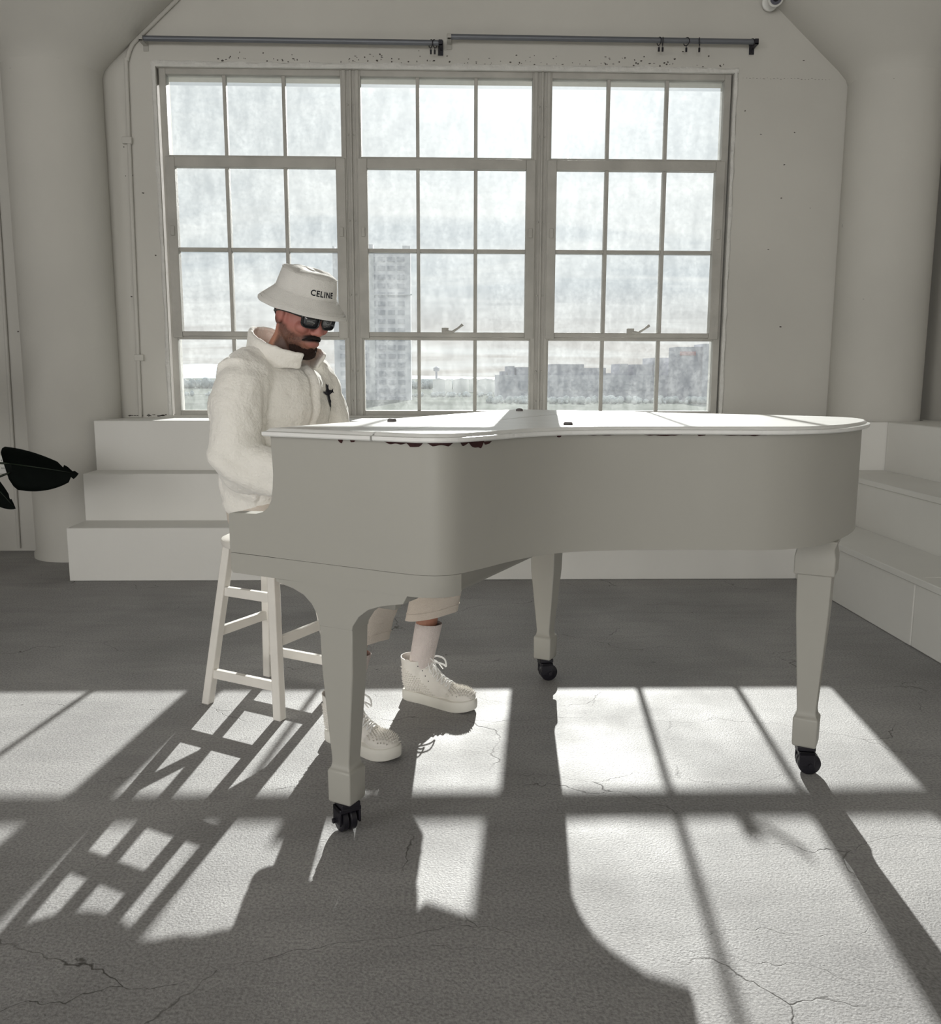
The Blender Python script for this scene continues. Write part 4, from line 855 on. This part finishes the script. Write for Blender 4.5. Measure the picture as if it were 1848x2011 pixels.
# ---- socks and shoes
for s_ in (-1, 1):
    hip, knee, ank = LEGS[s_]; rg = []
    for t, r_ in ((.985, .036), (.90, .0425), (.80, .0440), (.70, .0455), (.62, .0465), (.565, .0475), (.56, .045)):
        c = knee.lerp(ank, t); rg.append([c+Vector((math.cos(q)*r_*1.05, math.sin(q)*r_*.92, 0))*(1+.012*math.cos(q*20)) for q in np.linspace(0, 2*math.pi, 81)[:-1]])
    MB(PB).rings(rg, cap=False).build('sock', SOCKM, person, smooth='all')
def shoe(s_, hx, hy, yaw):
    # local frame: heel at x=0, toe at x=.300
    root_loc = Vector((hx-PB[0], hy-PB[1], 0)); M = Matrix.Rotation(yaw, 3, 'Z')
    out_l = [(0, 0), (.004, -.026), (.03, -.037), (.09, -.037), (.15, -.042), (.21, -.050), (.255, -.048), (.288, -.033), (.303, -.006), (.300, .016), (.278, .036), (.235, .046), (.17, .042), (.09, .036), (.03, .036), (.004, .024)]
    if s_ > 0: out_l = [(x_, -y_) for x_, y_ in out_l][::-1]
    O_ = catmull(out_l, 4, True)
    m = MB(); rg = []
    spring = lambda x_: .012*max(0, (x_-.22)/.08)**2
    def ring(k, z): return [((x_-.15)*k+.15, y_*(1+(k-1)*2.2), z+spring(x_)) for x_, y_ in O_]
    m.rings([ring(.985, .0), ring(1.0, .004), ring(1.005, .022), ring(.998, .036), ring(.98, .038)])
    sole = m.build('sole', SOLE, None, smooth=True, angle=50)
    u_ = MB(); sg_ = 1 if s_ < 0 else -1
    u_.ball((.05, 0, .060), (.048, .036, .05)); u_.ball((.235, -.003*sg_, .050), (.064, .044, .030)); u_.ball((.15, 0, .056), (.085, .038, .040)); u_.ball((.105, 0, .085), (.055, .036, .05))
    u_.tube([(.048, 0, .05), (.050, 0, .11), (.050, 0, .150), (.050, 0, .168)], [.046, .052, .056, .058], 24); u_.tube([(.075, 0, .125), (.125, 0, .085), (.175, 0, .062)], [.036, .034, .030], 16)
    up_ = u_.build('shoe', SHOE, person); bake(up_, .0035, 4)
    # open the collar of the shaft
    me = up_.data; bm = bmesh.new(); bm.from_mesh(me); bmesh.ops.delete(bm, geom=[v for v in bm.verts if v.co.z > .163-.10*max(0, v.co.x-.06) and v.co.x < .11], context='VERTS'); bmesh.ops.delete(bm, geom=[v for v in bm.verts if v.co.z < .024], context='VERTS')
    bv_ = BVHTree.FromBMesh(bm); bm.to_mesh(me); bm.free(); sm = up_.modifiers.new('t', 'SOLIDIFY'); sm.thickness = .003; sm.offset = -1
    up_.location = root_loc; up_.rotation_euler = (0, 0, yaw); sole.parent = up_
    # studs
    st_ = MB(); rnd = random.Random(3)
    def stud(p, nrm, r_, h_):
        a = nrm.cross(Vector((0, 0, 1))); a = a.normalized() if a.length > .1 else Vector((0, 1, 0)); b = nrm.cross(a)
        rr = [p+(a*math.cos(q)+b*math.sin(q))*r_ for q in np.linspace(0, 2*math.pi, 7)[:-1]]
        st_.add([*rr, p+nrm*h_], [(i, (i+1) % 6, 6) for i in range(6)])
    for side in (-1, 1):
        for i in range(22):
            for j in range(11):
                x_ = .012+i*.0083+(j % 2)*.0041; z_ = .045+j*.0082
                if x_ > .185 or z_ > .132-max(0, x_-.035)*.72 or (x_ < .03 and z_ < .075-.9*x_): continue
                h = bv_.ray_cast(Vector((x_, side*.12, z_)), Vector((0, -side, 0)))
                if h[0]: stud(h[0], h[1] if h[1].dot(Vector((0, side, 0))) > 0 else -h[1], .0034, .0062)
    for i in range(11):
        for j in range(11):
            x_ = .205+i*.0085; y_ = (j-5)*.0082+(i % 2)*.004
            h = bv_.ray_cast(Vector((x_, y_, .2)), Vector((0, 0, -1)))
            if h[0] and h[0].z > .042: stud(h[0], (h[1] if h[1].z > 0 else -h[1]), .0030, .0095)
    tag(st_.build('studs', SHOE, up_), kind='stuff')
    # laces and tongue
    def top(x_, y_):
        h = bv_.ray_cast(Vector((x_, y_, .25)), Vector((0, 0, -1))); return (h[0] if h[0] else Vector((x_, y_, .07)))+Vector((0, 0, .003))
    lc = MB()
    for k in range(6):
        x0 = .108+k*.017; lc.tube(catmull([tuple(top(x0, -.024)), tuple(top(x0+.006, -.008)+Vector((0, 0, .003))), tuple(top(x0+.010, .008)+Vector((0, 0, .003))), tuple(top(x0+.015, .024))], 4), .0026, 6); lc.tube(catmull([tuple(top(x0, .024)), tuple(top(x0+.006, .008)+Vector((0, 0, .005))), tuple(top(x0+.010, -.008)+Vector((0, 0, .005))), tuple(top(x0+.015, -.024))], 4), .0026, 6)
    kx = top(.108, 0)+Vector((0, 0, .008))
    for sy, L_ in ((-1, .055), (1, .05)):
        lc.tube(catmull([tuple(kx), tuple(kx+Vector((.018, sy*.016, .016))), tuple(kx+Vector((.045, sy*.030, .006))), tuple(kx+Vector((L_, sy*.034, -.022))), tuple(kx+Vector((.040, sy*.024, -.012))), tuple(kx)], 5), .0028, 6)
        lc.tube(catmull([tuple(kx), tuple(kx+Vector((.012, sy*.024, -.004))), tuple(kx+Vector((.035, sy*.036, -.034)))], 5), .0024, 6)
    tag(lc.build('laces', mat('white_lace', (.85, .84, .82), .8), up_, smooth='all'), kind='stuff')
    tg = MB(); tg.rings([[(.092, -.026, .135), (.094, 0, .142), (.092, .026, .135)], [(.097, -.027, .165), (.101, 0, .172), (.097, .027, .165)], [(.103, -.024, .190), (.109, 0, .197), (.103, .024, .190)]], cap=False, close=False)
    o = tg.build('tongue', SHOE, up_, smooth='all'); q = o.modifiers.new('t', 'SOLIDIFY'); q.thickness = .007
    for k in range(4):
        for side in (-1, 1):
            x_ = .086+k*.013; h = bv_.ray_cast(Vector((x_, side*.12, .142-k*.017)), Vector((0, -side, 0)))
            if h[0]: MB().ball(h[0], (.0022, .0012, .0022), 8, 6).build('eyelet', BLACK, up_, smooth='all')
shoe(1, -.345, .885, R(-4)); shoe(-1, -.368, .455, R(-10))
